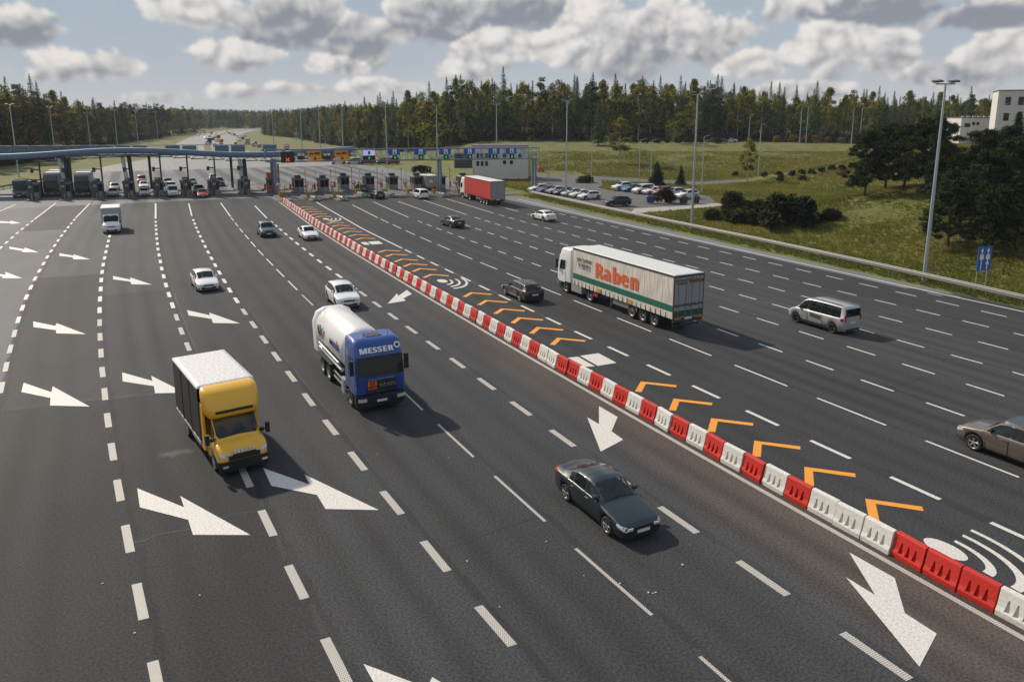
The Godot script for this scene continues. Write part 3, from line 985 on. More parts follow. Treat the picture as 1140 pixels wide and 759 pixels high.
func tinted(c: Color, k := 0.3) -> Color:
	var v := 1.0 + rng.randf_range(-k, k)
	return Color(c.r * v * rng.randf_range(0.88, 1.12), c.g * v, c.b * v * rng.randf_range(0.8, 1.2))

func conifer(h: float, r: float, n: int, c: Color, low := 0.06, size := 1.0) -> ArrayMesh:
	for i in n:
		var f := pow(rng.randf(), 1.1)
		var y := lerpf(low * h, h, f)
		var rr := (r * pow(1.0 - f, 0.8) * (0.72 + 0.28 * absf(sin(y * 2.3))) + 0.08) * sqrt(rng.randf_range(0.12, 1.0))
		var a := rng.randf() * TAU
		rr *= 0.8 + 0.3 * sin(a * 3.0 + y * 1.7)
		var out := Vector3(cos(a), 0, sin(a))
		var sz := size * (0.3 + 0.7 * (1.0 - f))
		var along := (out + Vector3(0, rng.randf_range(-0.55, 0.15), 0) + rdir() * 0.3) * sz * rng.randf_range(0.5, 0.95)
		var across := (out.cross(Vector3.UP) + rdir() * 0.5) * sz * rng.randf_range(0.25, 0.5)
		leaf(out * maxf(rr - 0.4 * sz, 0.0) + Vector3(0, y - 0.12 * rr, 0) - across * 0.5, along, across, tinted(c))
	return leaves_done()

func clumps(centres: Array, per: int, size: float, cols: Array, flat := 0.7, thin := 1.0) -> ArrayMesh:
	for c in centres:
		var col: Color = cols[rng.randi() % cols.size()]
		var base := tinted(col, 0.18)
		for i in per:
			var d := rdir() * pow(rng.randf(), 0.4)
			var p: Vector3 = c[0] + Vector3(d.x, d.y * flat, d.z) * c[1]
			leaf(p, rdir() * size * rng.randf_range(0.6, 1.2), rdir() * size * thin * rng.randf_range(0.6, 1.2), tinted(base, 0.25))
	return leaves_done()

func trunk(h: float, r: float, limbs: Array, bend := 0.0) -> ArrayMesh:
	var st := S()
	var p := Vector3(0, -0.4, 0)
	for i in 4:
		var q := Vector3(bend * sin(i * 1.3), h * (i + 1) / 4.0, bend * cos(i * 2.1) - bend)
		tube(st, p, q, r * (1.0 - i * 0.22), r * (1.0 - (i + 1) * 0.22), 7)
		p = q
	for l in limbs:
		tube(st, l[0], l[1], r * 0.35, r * 0.12, 5)
	return done(st)

# returns [trunk mesh, crown mesh, trunk material]
func tree_kind(kind: String, h: float, n: int, sd: int) -> Array:
	rng.seed = sd
	var bark := mat("bark_brown", Color(0.05, 0.038, 0.03), 0.9)
	var pale := mat("bark_birch", Color(0.3, 0.28, 0.25), 0.8)
	if kind == "spruce":
		return [trunk(h * 0.97, h * 0.012, []), conifer(h, h * 0.19, n, Color(0.066, 0.115, 0.028), 0.05, 1.3), bark]
	if kind == "garden_spruce":
		return [trunk(h * 0.97, h * 0.015, []), conifer(h, h * 0.5, n, Color(0.03, 0.056, 0.03), 0.01, 0.9), bark]
	if kind == "thuja":
		return [trunk(h * 0.9, h * 0.02, []), conifer(h, h * 0.36, n, Color(0.026, 0.052, 0.02), 0.0, 0.6), bark]
	var cs := []
	var limbs := []
	if kind == "pine":
		for i in 16:
			var f := rng.randf()
			var a := rng.randf() * TAU
			var rr := h * 0.14 * (1.0 - f * 0.7) * rng.randf_range(0.3, 1.0)
			cs.append([Vector3(cos(a) * rr, h * lerpf(0.55, 0.97, f), sin(a) * rr), h * rng.randf_range(0.05, 0.085)])
			limbs.append([Vector3(0, cs[-1][0].y - 0.8, 0), cs[-1][0]])
		return [trunk(h * 0.95, h * 0.011, limbs, h * 0.01), clumps(cs, n / 16, 0.5, [Color(0.045, 0.075, 0.034), Color(0.06, 0.08, 0.03)], 0.6), mat("bark_pine", Color(0.11, 0.055, 0.03), 0.9)]
	if kind == "bank_pine":     # the broad dark pines on the bank
		for i in 120:
			var f := rng.randf()
			var a := rng.randf() * TAU
			var rr := h * (0.42 * sqrt(1.0 - f * 0.93)) * rng.randf_range(0.3, 1.05)
			cs.append([Vector3(cos(a) * rr, h * lerpf(0.16, 0.97, f), sin(a) * rr), h * rng.randf_range(0.04, 0.085)])
			if i % 3 == 0:
				limbs.append([Vector3(0, maxf(cs[-1][0].y - 0.12 * h, 0.15 * h), 0), cs[-1][0]])
		return [trunk(h * 0.85, h * 0.02, limbs, h * 0.02), clumps(cs, n / 120, 0.42, [Color(0.045, 0.07, 0.026), Color(0.06, 0.085, 0.028), Color(0.035, 0.055, 0.024)], 0.42, 0.3), bark]
	if kind == "birch":
		for i in 26:
			var f := rng.randf()
			var a := rng.randf() * TAU
			var rr := h * 0.15 * sin(PI * lerpf(0.18, 0.96, f)) * rng.randf_range(0.4, 1.1)
			cs.append([Vector3(cos(a) * rr, h * lerpf(0.28, 0.98, f), sin(a) * rr), h * rng.randf_range(0.035, 0.07)])
			if i % 2 == 0:
				limbs.append([Vector3(0, cs[-1][0].y - 0.08 * h, 0), cs[-1][0]])
		return [trunk(h * 0.95, h * 0.009, limbs, h * 0.008), clumps(cs, n / 26, 0.5, [Color(0.32, 0.31, 0.03), Color(0.24, 0.31, 0.034), Color(0.36, 0.28, 0.028)], 1.1), pale]
	if kind == "brown":         # broadleaf with thin autumn foliage
		for i in 30:
			var f := rng.randf()
			var a := rng.randf() * TAU
			var rr := h * 0.22 * sin(PI * lerpf(0.15, 0.93, f)) * rng.randf_range(0.3, 1.1)
			cs.append([Vector3(cos(a) * rr, h * lerpf(0.25, 0.97, f), sin(a) * rr), h * rng.randf_range(0.05, 0.08)])
			limbs.append([Vector3(0, cs[-1][0].y * 0.7, 0), cs[-1][0]])
		return [trunk(h * 0.8, h * 0.012, limbs, h * 0.01), clumps(cs, n / 30, 0.4, [Color(0.12, 0.08, 0.026), Color(0.13, 0.1, 0.028), Color(0.085, 0.068, 0.026)], 0.9), bark]
	if kind == "green":         # broadleaf still in leaf
		for i in 30:
			var f := rng.randf()
			var a := rng.randf() * TAU
			var rr := h * 0.3 * sin(PI * lerpf(0.2, 0.93, f)) * rng.randf_range(0.3, 1.1)
			cs.append([Vector3(cos(a) * rr, h * lerpf(0.2, 0.95, f), sin(a) * rr), h * rng.randf_range(0.06, 0.11)])
			if i % 2 == 0:
				limbs.append([Vector3(0, cs[-1][0].y * 0.6, 0), cs[-1][0]])
		return [trunk(h * 0.8, h * 0.014, limbs, h * 0.01), clumps(cs, n / 30, 0.35, [Color(0.26, 0.28, 0.03), Color(0.2, 0.24, 0.028), Color(0.3, 0.28, 0.032)], 0.9), bark]
	# a bush: kind holds its colour
	for i in 22:
		var a := rng.randf() * TAU
		var f := rng.randf()
		var rr := h * 0.75 * sqrt(rng.randf()) * (1.0 - 0.5 * f)
		cs.append([Vector3(cos(a) * rr, h * lerpf(0.15, 0.8, f), sin(a) * rr), h * rng.randf_range(0.18, 0.3)])
		if i % 3 == 0:
			limbs.append([Vector3(0, 0.05, 0), cs[-1][0]])
	var cols := {"bush_dark": [Color(0.042, 0.062, 0.022), Color(0.055, 0.075, 0.022), Color(0.06, 0.06, 0.025)], "bush_yellow": [Color(0.34, 0.2, 0.02), Color(0.25, 0.16, 0.02)], "bush_orange": [Color(0.2, 0.06, 0.012), Color(0.14, 0.06, 0.014)], "bush_red": [Color(0.09, 0.025, 0.015), Color(0.07, 0.03, 0.016)], "bush_bare": [Color(0.045, 0.032, 0.02), Color(0.036, 0.028, 0.018)]}
	return [trunk(h * 0.4, h * 0.03, limbs), clumps(cs, n / 22, 0.16 * sqrt(h), cols[kind], 0.8), bark]

func tree(called: String, k: Array, label: String, category: String, at: Vector3, turn: float, size: float, group := "", broad := 1.0) -> Node3D:
	var o := thing(called, label, category, at, turn, group)
	o.scale = Vector3(size * broad, size, size * broad)
	part("trunk", k[0], k[2], o)
	part("crown", k[1], plant_material("foliage"), o)
	return o

# ---------------------------------------------------------------- road surface
func lane_line(i: int, s: float) -> float:      # lateral place of the lines on the near carriageway, measured
	var tab := [
		[[45, -7.55], [54, -8.2], [63, -8.75], [71, -9.1], [79, -9.28], [91, -9.37], [103, -9.3], [115, -9.07], [125, -8.8], [145, -7.95]],
		[[5, 0.6], [20, -0.8], [23.6, -1.14], [27.8, -1.51], [32, -1.86], [36.2, -2.18], [40.4, -2.47], [48.8, -2.97], [57, -3.36], [65, -3.65], [77.5, -3.93], [85, -4.0], [104, -3.94], [125, -3.4], [145, -2.6]],
		[[5, 4.55], [18, 3.61], [22, 3.32], [26, 3.05], [30, 2.81], [40, 2.3], [50.8, 1.8], [54.7, 1.62], [62.8, 1.41], [71, 1.22], [79, 1.13], [91, 1.11], [103, 1.24], [118, 1.49], [143, 2.07]],
		[[5, 9.1], [16, 8.17], [20.7, 7.78], [25.4, 7.52], [29, 7.29], [37, 6.87], [45.3, 6.54], [57.3, 6.17], [65.5, 5.98], [77.5, 5.91], [89, 5.92], [105, 6.07], [119, 6.34], [138, 7.01]],
		[[5, 12.95], [13, 12.54], [18, 12.24], [22, 12.06], [28, 11.82], [34, 11.64], [62, 11.11], [74, 10.99], [85, 10.94], [102, 11.09], [116, 11.37], [137, 11.94]],
		[[5, 17.05], [12, 16.78], [20, 16.44], [28, 16.22], [36, 16.04], [44, 15.89], [52, 15.75], [64, 15.66], [75, 15.57], [87, 15.59], [98, 15.72], [113, 15.92], [128, 16.46], [140, 17.0]],
		[[0, 21.4], [10.6, 21.11], [20, 20.77], [28, 20.54], [41.5, 20.22], [60, 20.0], [80, 19.9], [100, 20.05], [135, 21.1]],
		[[0, 27.0], [17, 26.35], [23, 26.14], [32, 25.95], [42, 25.68], [61, 25.55], [76, 25.45], [96, 25.45], [127, 26.56], [132, 26.8]],
		[[0, 31.6], [16.4, 30.94], [24.5, 30.64], [38, 30.35], [53, 30.1], [66, 29.93], [78, 29.84], [88, 29.9], [105, 30.3], [124, 31.18]],
		[[0, 35.9], [22, 35.13], [29, 34.95], [33, 34.88], [62, 34.42], [73, 34.3], [95, 34.34], [105, 34.49], [129, 35.64]],
		[[0, 40.3], [23, 39.6], [30, 39.5], [68, 38.7], [76, 38.75], [103, 38.86], [126, 39.6]],
		[[0, 44.4], [26, 43.85], [31, 43.6], [75, 42.9], [87, 42.9], [103, 43.2], [126, 44.2]],
		[[0, 48.6], [28, 48.0], [37, 47.7], [76, 47.3], [94, 47.4], [104, 47.6], [126, 48.6]],
		[[0, 52.6], [33, 52.0], [47, 51.6], [68, 51.45], [89, 51.5], [105, 51.9], [124, 52.9]],
		[[0, 56.5], [36, 55.9], [46, 55.8], [60, 55.8], [90, 56.0], [105, 56.4], [122, 57.2]],
		[[90, -14.65], [100.6, -14.59], [105, -14.53], [113, -14.39], [120, -14.17], [126, -13.96], [149, -13.09]],
		[[120, -21.5], [136, -20.2], [149, -18.9]],
	]
	return curve(tab[i], s)

func road_image() -> Image:
	var w := 768
	var h := 1024
	var im := Image.create_empty(w, h, false, Image.FORMAT_RGB8)
	var n := FastNoiseLite.new()
	n.seed = 3
	n.frequency = 0.035
	n.fractal_octaves = 4
	var n2 := FastNoiseLite.new()
	n2.seed = 8
	n2.frequency = 0.25
	n2.fractal_octaves = 3
	for y in h:
		var s := 230.0 - 240.0 * (y + 0.5) / h
		var lanes := PackedFloat32Array()
		for i in 15:
			lanes.append(lane_line(i, s))
		var j := 0
		for x in w:
			var t := -40.0 + 120.0 * (x + 0.5) / w
			while j < 14 and t > lanes[j]:
				j += 1
			var f := n.get_noise_2d(t * 2.2, s * 0.35)        # streaks along the lanes
			var g := n.get_noise_2d(t + 500.0, s)             # blotches
			var k := n2.get_noise_2d(t * 1.3, s * 0.5)
			var v := 0.045
			var warm := 0.0
			var edge := g * 1.2
			if t < lanes[0]:
				v = 0.15
				if s < 46.0 + 2.0 * k and t > -30.0:
					v = 0.04
				if t > lanes[0] - 5.0 and s > 113.0:
					v = 0.075
			else:
				# each lane was paved on its own; two of them show patched sections with visible joints
				v = [0.06, 0.064, 0.056, 0.066, 0.06][(j * 3) % 5]
				if j == 1:
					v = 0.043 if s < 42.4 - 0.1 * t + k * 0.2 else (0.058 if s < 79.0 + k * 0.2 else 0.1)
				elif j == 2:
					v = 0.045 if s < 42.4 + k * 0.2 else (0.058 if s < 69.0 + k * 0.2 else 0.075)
				elif j == 7 or j == 8:
					v = 0.055
			if t > 57.6 and s > 40.0 + k * 4.0:
				v = 0.19
			if s > (143.0 if t < 21.0 else 136.0) + k * 0.3:
				v = 0.2
			# rubber and oil worn into the middle of each lane, strongest where traffic stops at the booths
			if j > 0 and j < 15:
				var mid: float = (lanes[j - 1] + lanes[j]) / 2
				var d := absf(t - mid)
				var wheel_d := absf(d - 0.8)
				v *= 1.0 - (0.13 + 0.2 * sm(-0.2, 0.5, f)) * exp(-wheel_d * wheel_d * 6.0)
				if s > 118.0:
					v *= 1.0 - 0.62 * exp(-d * d * 0.9) * sm(118.0, 146.0, s + 8.0 * k) * (0.8 + 0.4 * f)
			if t > 17.0 and t < 21.5 and s < 60.0:
				warm = sm(17.0, 19.5, t + g * 2.0) * sm(60.0, 38.0, s + k * 8.0)
			if t < -2.0 and s < 34.0:
				var dd := t + 6.2 + s * 0.02
				v *= 1.0 - 0.3 * exp(-dd * dd * 3.0) * (0.8 + 0.5 * k)
				var de := t + 8.0 + s * 0.05
				warm = maxf(warm, 0.6 * exp(-de * de * 0.6) * (0.8 + 0.6 * k))
			# sealed joints under the lane lines, a patched seam and a dried spill
			if j > 0 and j < 15 and minf(absf(t - lanes[j - 1] - 0.25), absf(t - lanes[j] - 0.25)) < 0.13:
				v *= 0.78 + 0.1 * k
			if absf(s - 42.4 + 0.1 * t + 0.4 * f) < 0.14 and t < 1.8 and t > -9.0:
				v *= 1.35 + 0.5 * k
			var sx := (t - 0.3) / 0.85
			var sy := (s - 34.05) / 0.3
			if sx * sx + sy * sy < 1.0 + 1.2 * k:
				v += 0.045 * (1.0 + k)
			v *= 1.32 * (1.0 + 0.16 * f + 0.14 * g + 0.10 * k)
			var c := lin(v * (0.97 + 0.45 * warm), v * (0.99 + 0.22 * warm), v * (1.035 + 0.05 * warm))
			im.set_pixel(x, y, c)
	return im

func sheet(st: SurfaceTool, pts: PackedVector2Array, y: float) -> void:       # flat polygon, points (x, z)
	var idx := Geometry2D.triangulate_polygon(pts)
	for i in range(0, idx.size(), 3):
		for k in 3:
			var p := pts[idx[i + k]]
			st.set_normal(Vector3.UP)
			st.add_vertex(Vector3(p.x, y, p.y))

func strip_mesh(i: int, s0: float, s1: float, half: float, y := 0.0) -> SurfaceTool:
	var st := S()
	var n := maxi(1, int((s1 - s0) / 4.0))
	for k in n:
		var a := lerpf(s0, s1, float(k) / n)
		var b := lerpf(s0, s1, float(k + 1) / n)
		var ta := lane_line(i, a)
		var tb := lane_line(i, b)
		quad(st, Vector3(ta - half, y, -a), Vector3(tb - half, y, -b), Vector3(tb + half, y, -b), Vector3(ta + half, y, -a))
	return st

func marking(called: String, pix: Array, zoom_at: Vector2, m: Material, parent: Node3D, y := 0.008) -> MeshInstance3D:
	var pts := PackedVector2Array()
	for p in pix:
		var g := G(zoom_at.x + p[0] / 3.993, zoom_at.y + p[1] / 3.993)
		pts.append(Vector2(g.x, g.z))
	var st := S()
	sheet(st, pts, y)
	return part(called, st.commit(), m, parent)

# ---------------------------------------------------------------- builders
func barrier_mesh() -> ArrayMesh:
	# hollow plastic block, 1.08 m long (along z), three tapering slots sunk into each face
	var prof := [[0.0, 0.27], [0.16, 0.27], [0.2, 0.25], [0.3, 0.2], [0.56, 0.146], [0.78, 0.1], [0.82, 0.075]]
	var st := S()
	for sgn in [-1.0, 1.0]:
		for i in prof.size() - 1:
			var ya: float = prof[i][0]
			var yb: float = prof[i + 1][0]
			var xa: float = prof[i][1] * sgn
			var xb: float = prof[i + 1][1] * sgn
			var za := -0.54
			var zb := -0.54
			if i == 2 or i == 3:
				var wa := lerpf(0.08, 0.02, (ya - 0.2) / 0.36)
				var wb := lerpf(0.08, 0.02, (yb - 0.2) / 0.36)
				for k in [-0.25, 0.0, 0.25]:
					quad(st, Vector3(xa, ya, za), Vector3(xb, yb, zb), Vector3(xb, yb, k - wb), Vector3(xa, ya, k - wa))
					za = k + wa
					zb = k + wb
					var d := Vector3(-sgn * 0.13, 0, 0)
					if i == 3:
						d = Vector3(-sgn * 0.11, 0, 0)
					for e in [-1.0, 1.0]:
						quad(st, Vector3(xa, ya, k + e * wa), Vector3(xb, yb, k + e * wb), Vector3(xb, yb, k + e * wb) + d, Vector3(xa, ya, k + e * wa) + d)
					quad(st, Vector3(xa, ya, k - wa) + d, Vector3(xb, yb, k - wb) + d, Vector3(xb, yb, k + wb) + d, Vector3(xa, ya, k + wa) + d)
					if i == 2:
						quad(st, Vector3(xa, ya, k - wa), Vector3(xa, ya, k + wa), Vector3(xa, ya, k + wa) + d, Vector3(xa, ya, k - wa) + d)
			quad(st, Vector3(xa, ya, za), Vector3(xb, yb, zb), Vector3(xb, yb, 0.54), Vector3(xa, ya, 0.54))
	for i in prof.size() - 1:
		for e in [-0.54, 0.54]:
			quad(st, Vector3(-prof[i][1], prof[i][0], e), Vector3(-prof[i + 1][1], prof[i + 1][0], e), Vector3(prof[i + 1][1], prof[i + 1][0], e), Vector3(prof[i][1], prof[i][0], e))
	quad(st, Vector3(-0.075, 0.82, -0.54), Vector3(0.075, 0.82, -0.54), Vector3(0.075, 0.82, 0.54), Vector3(-0.075, 0.82, 0.54))
	return done(st)

func mast(label: String, at: Vector3, group: String, h := 17.0, heads := 2, turn := -YAW) -> void:
	var o := thing("lighting_mast" if heads == 2 else "street_lamp", label, "lamp post", at, turn, group)
	var galv := mat("galvanised", Color(0.42, 0.46, 0.5), 0.45, 0.5)
	var key := "mast %.1f %d" % [h, heads]
	if not meshes.has(key):
		var st := S()
		tube(st, Vector3(0, -0.3, 0), Vector3(0, h, 0), 0.008 * h + 0.04, 0.004 * h + 0.02, 10)
		tube(st, Vector3(0, -0.3, 0), Vector3(0, 0.06, 0), 0.3, 0.3, 10)
		var arm := S()
		var lamp := S()
		if heads == 2:
			tube(arm, Vector3(-0.8, h, 0), Vector3(0.8, h, 0), 0.06)
			box(lamp, Vector3(0, 0, 0), Vector3(0.75, 0.14, 0.5), Basis(Vector3.RIGHT, 0.2) * Basis(Vector3.BACK, 0.12))
		else:
			tube(arm, Vector3(0, h, 0), Vector3(1.2, h + 0.25, 0), 0.045)
			box(lamp, Vector3(0, 0, 0), Vector3(0.7, 0.1, 0.28), Basis(Vector3.BACK, 0.1))
		meshes[key] = [done(st), done(arm), done(lamp)]
	part("pole", meshes[key][0], galv, o)
	part("arm", meshes[key][1], galv, o)
	var dark := mat("lamp_housing", Color(0.06, 0.062, 0.065), 0.5)
	if heads == 2:
		part("lamp_head", meshes[key][2], dark, o, Vector3(-0.7, h + 0.22, 0))
		part("lamp_head", meshes[key][2], dark, o, Vector3(0.7, h + 0.22, 0))
	else:
		part("lamp_head", meshes[key][2], dark, o, Vector3(1.4, h + 0.28, 0))

func guard_rail(label: String, pts: Array, double: bool) -> void:
	var o := thing("guard_rail", label, "guard rail", Vector3.ZERO)
	var galv := mat("rail_galvanised", Color(0.2, 0.2, 0.195), 0.6, 0.2)
	for off in ([0.0, 0.55] if double else [0.0]):
		var st := S()
		for i in pts.size() - 1:
			var a := Vector3(pts[i].x + off, 0, pts[i].y)
			var b := Vector3(pts[i + 1].x + off, 0, pts[i + 1].y)
			a.y = ground_height(a.x, a.z)
			b.y = ground_height(b.x, b.z)
			var prof := [[0.0, 0.45], [0.05, 0.5], [0.05, 0.56], [0.0, 0.6], [0.05, 0.64], [0.05, 0.7], [0.0, 0.76]]
			for k in prof.size() - 1:
				quad(st, a + Vector3(-prof[k][0], prof[k][1], 0), b + Vector3(-prof[k][0], prof[k][1], 0), b + Vector3(-prof[k + 1][0], prof[k + 1][1], 0), a + Vector3(-prof[k + 1][0], prof[k + 1][1], 0))
		part("beam", st, galv, o)
	var pm := S()
	box(pm, Vector3(0.08, 0.2, 0), Vector3(0.1, 1.1, 0.1))
	var post := done(pm)
	for i in pts.size() - 1:
		var len: float = pts[i].distance_to(pts[i + 1])
		for k in int(len / 3.0):
			var p: Vector2 = pts[i].lerp(pts[i + 1], k * 3.0 / len)
			part("post", post, mat("post_rust", Color(0.12, 0.1, 0.085), 0.8), o, Vector3(p.x, ground_height(p.x, p.y), p.y))

func hazard() -> StandardMaterial3D:
	if not mats.has("hazard"):
		var im := Image.create_empty(64, 64, false, Image.FORMAT_RGB8)
		for y in 64:
			for x in 64:
				im.set_pixel(x, y, lin(0.6, 0.34, 0.02) if (x + y) % 32 < 16 else lin(0.015, 0.015, 0.015))
		var m := mat("hazard", Color(1, 1, 1), 0.5)
		m.albedo_texture = ImageTexture.create_from_image(im)
		m.uv1_triplanar = true
		m.uv1_scale = Vector3.ONE / 0.7
	return mats["hazard"]

func round_sign(o: Node3D, at: Vector3, r := 0.42) -> void:
	var st := S()
	lathe(st, at, Vector3(0, 0, 1), [[-0.02, 0.0], [-0.02, r], [0.02, r], [0.02, 0.0]], 18)
	var f := part("sign_face", st, mat("sign_red", Color(0.5, 0.02, 0.02), 0.5), o)
	st = S()
	lathe(st, at, Vector3(0, 0, 1), [[0.0, r * 0.74], [0.03, r * 0.74], [0.03, 0.0]], 18)
	part("sign_centre", st, mat("sign_white", Color(0.75, 0.75, 0.73), 0.5), f)
	st = S()
	box(st, at + Vector3(0, 0, 0.035), Vector3(r * 0.75, r * 0.3, 0.01))
	part("sign_symbol", st, mat("sign_black", Color(0.01, 0.01, 0.01), 0.5), f)

func booth(x: float, z: float, label: String) -> void:
	var o := thing("toll_booth", label, "toll booth", Vector3(x, 0.2, z), 0.0, "toll booths on the islands")
	var shell := mat("booth_grey", Color(0.16, 0.165, 0.17), 0.5)
	var st := S()
	stack(st, [[0.0, 0.85, -1.4, 1.4, 0.18], [1.05, 0.85, -1.4, 1.4, 0.18]])
	part("base_panel", st, shell, o)
	st = S()
	stack(st, [[1.05, 0.8, -1.35, 1.35, 0.16], [2.3, 0.8, -1.35, 1.35, 0.16]])
	part("glazing", st, glass(), o)
	for sx in [-1.0, 1.0]:
		for sz in [-1.0, 0.0, 1.0]:
			st = S()
			box(st, Vector3(sx * 0.82, 1.68, sz * 1.27), Vector3(0.08, 1.26, 0.1))
			part("mullion", st, shell, o)
	st = S()
	box(st, Vector3(0, 1.68, 1.36), Vector3(0.08, 1.26, 0.05))
	part("mullion", st, shell, o)
	st = S()
	stack(st, [[2.3, 0.98, -1.6, 1.6, 0.2], [2.5, 1.0, -1.65, 1.65, 0.2], [2.62, 0.9, -1.5, 1.5, 0.2]])
	part("roof", st, mat("booth_roof", Color(0.09, 0.095, 0.1), 0.5), o)
	st = S()
	stack(st, [[2.62, 0.5, -0.6, 0.5, 0.05], [3.15, 0.5, -0.6, 0.5, 0.05]])
	part("roof_unit", st, mat("booth_unit", Color(0.04, 0.042, 0.045), 0.6), o)
	st = S()
	box(st, Vector3(0.25, 0.55, 1.42), Vector3(0.7, 0.8, 0.04))
	part("panel", st, mat("booth_panel", Color(0.25, 0.26, 0.26), 0.5), o)

func island(x: float, z0: float, z1: float, label: String, green: bool) -> void:
	var o := thing("toll_island", label, "traffic island", Vector3(x, 0, 0), 0.0, "toll islands")
	var st := S()
	stack(st, [[-0.05, 0.95, z1, z0, 0.8], [0.16, 0.95, z1, z0, 0.8], [0.2, 0.9, z1 + 0.05, z0 - 0.05, 0.8]], 6)
	part("kerb_slab", st, textured("island_concrete", Color(0.06, 0.055, 0.05), Color(0.16, 0.15, 0.14), 3.0, 0.85, 31), o)
	if green:
		st = S()
		stack(st, [[0.2, 0.42, z0 - 5.0, z0 - 0.2, 0.3], [0.62, 0.42, z0 - 5.0, z0 - 0.35, 0.3], [0.72, 0.32, z0 - 4.9, z0 - 0.6, 0.25]], 5)
		part("impact_nose", st, mat("nose_grey", Color(0.2, 0.2, 0.19), 0.6), o)
		st = S()
		stack(st, [[0.2, 0.46, z0 - 1.5, z0 - 0.1, 0.4], [0.68, 0.46, z0 - 1.5, z0 - 0.2, 0.4], [0.78, 0.3, z0 - 1.4, z0 - 0.5, 0.3]], 6)
		part("nose_cap", st, mat("nose_green", Color(0.02, 0.13, 0.09), 0.4, 0.0, 0.5), o)
		st = S()
		for sx in [-0.2, 0.2]:
			box(st, Vector3(sx, 0.5, z0 - 0.13), Vector3(0.16, 0.2, 0.06))
		part("reflector", st, mat("sign_white", Color(0.75, 0.75, 0.73), 0.5), o)

func barrier_arm(x: float, z: float, side: float, label: String, raised: bool) -> void:
	var o := thing("boom_barrier", label, "barrier", Vector3(x, 0.2, z), 0.0, "boom barriers at the booths")
	var st := S()
	stack(st, [[0, 0.18, -0.2, 0.2, 0.05], [1.05, 0.18, -0.2, 0.2, 0.05]])
	part("cabinet", st, mat("cabinet_orange", Color(0.4, 0.06, 0.02), 0.5), o)
	var d := Vector3(side, 0, 0) if not raised else Vector3(side * 0.12, 1, 0).normalized()
	for k in 6:
		st = S()
		tube(st, Vector3(0, 0.95, 0) + d * k * 0.5, Vector3(0, 0.95, 0) + d * (k + 1) * 0.5, 0.05, 0.05, 6)
		part("arm_section", st, mat("sign_red", Color.RED) if k % 2 == 0 else mat("sign_white", Color.WHITE), o)

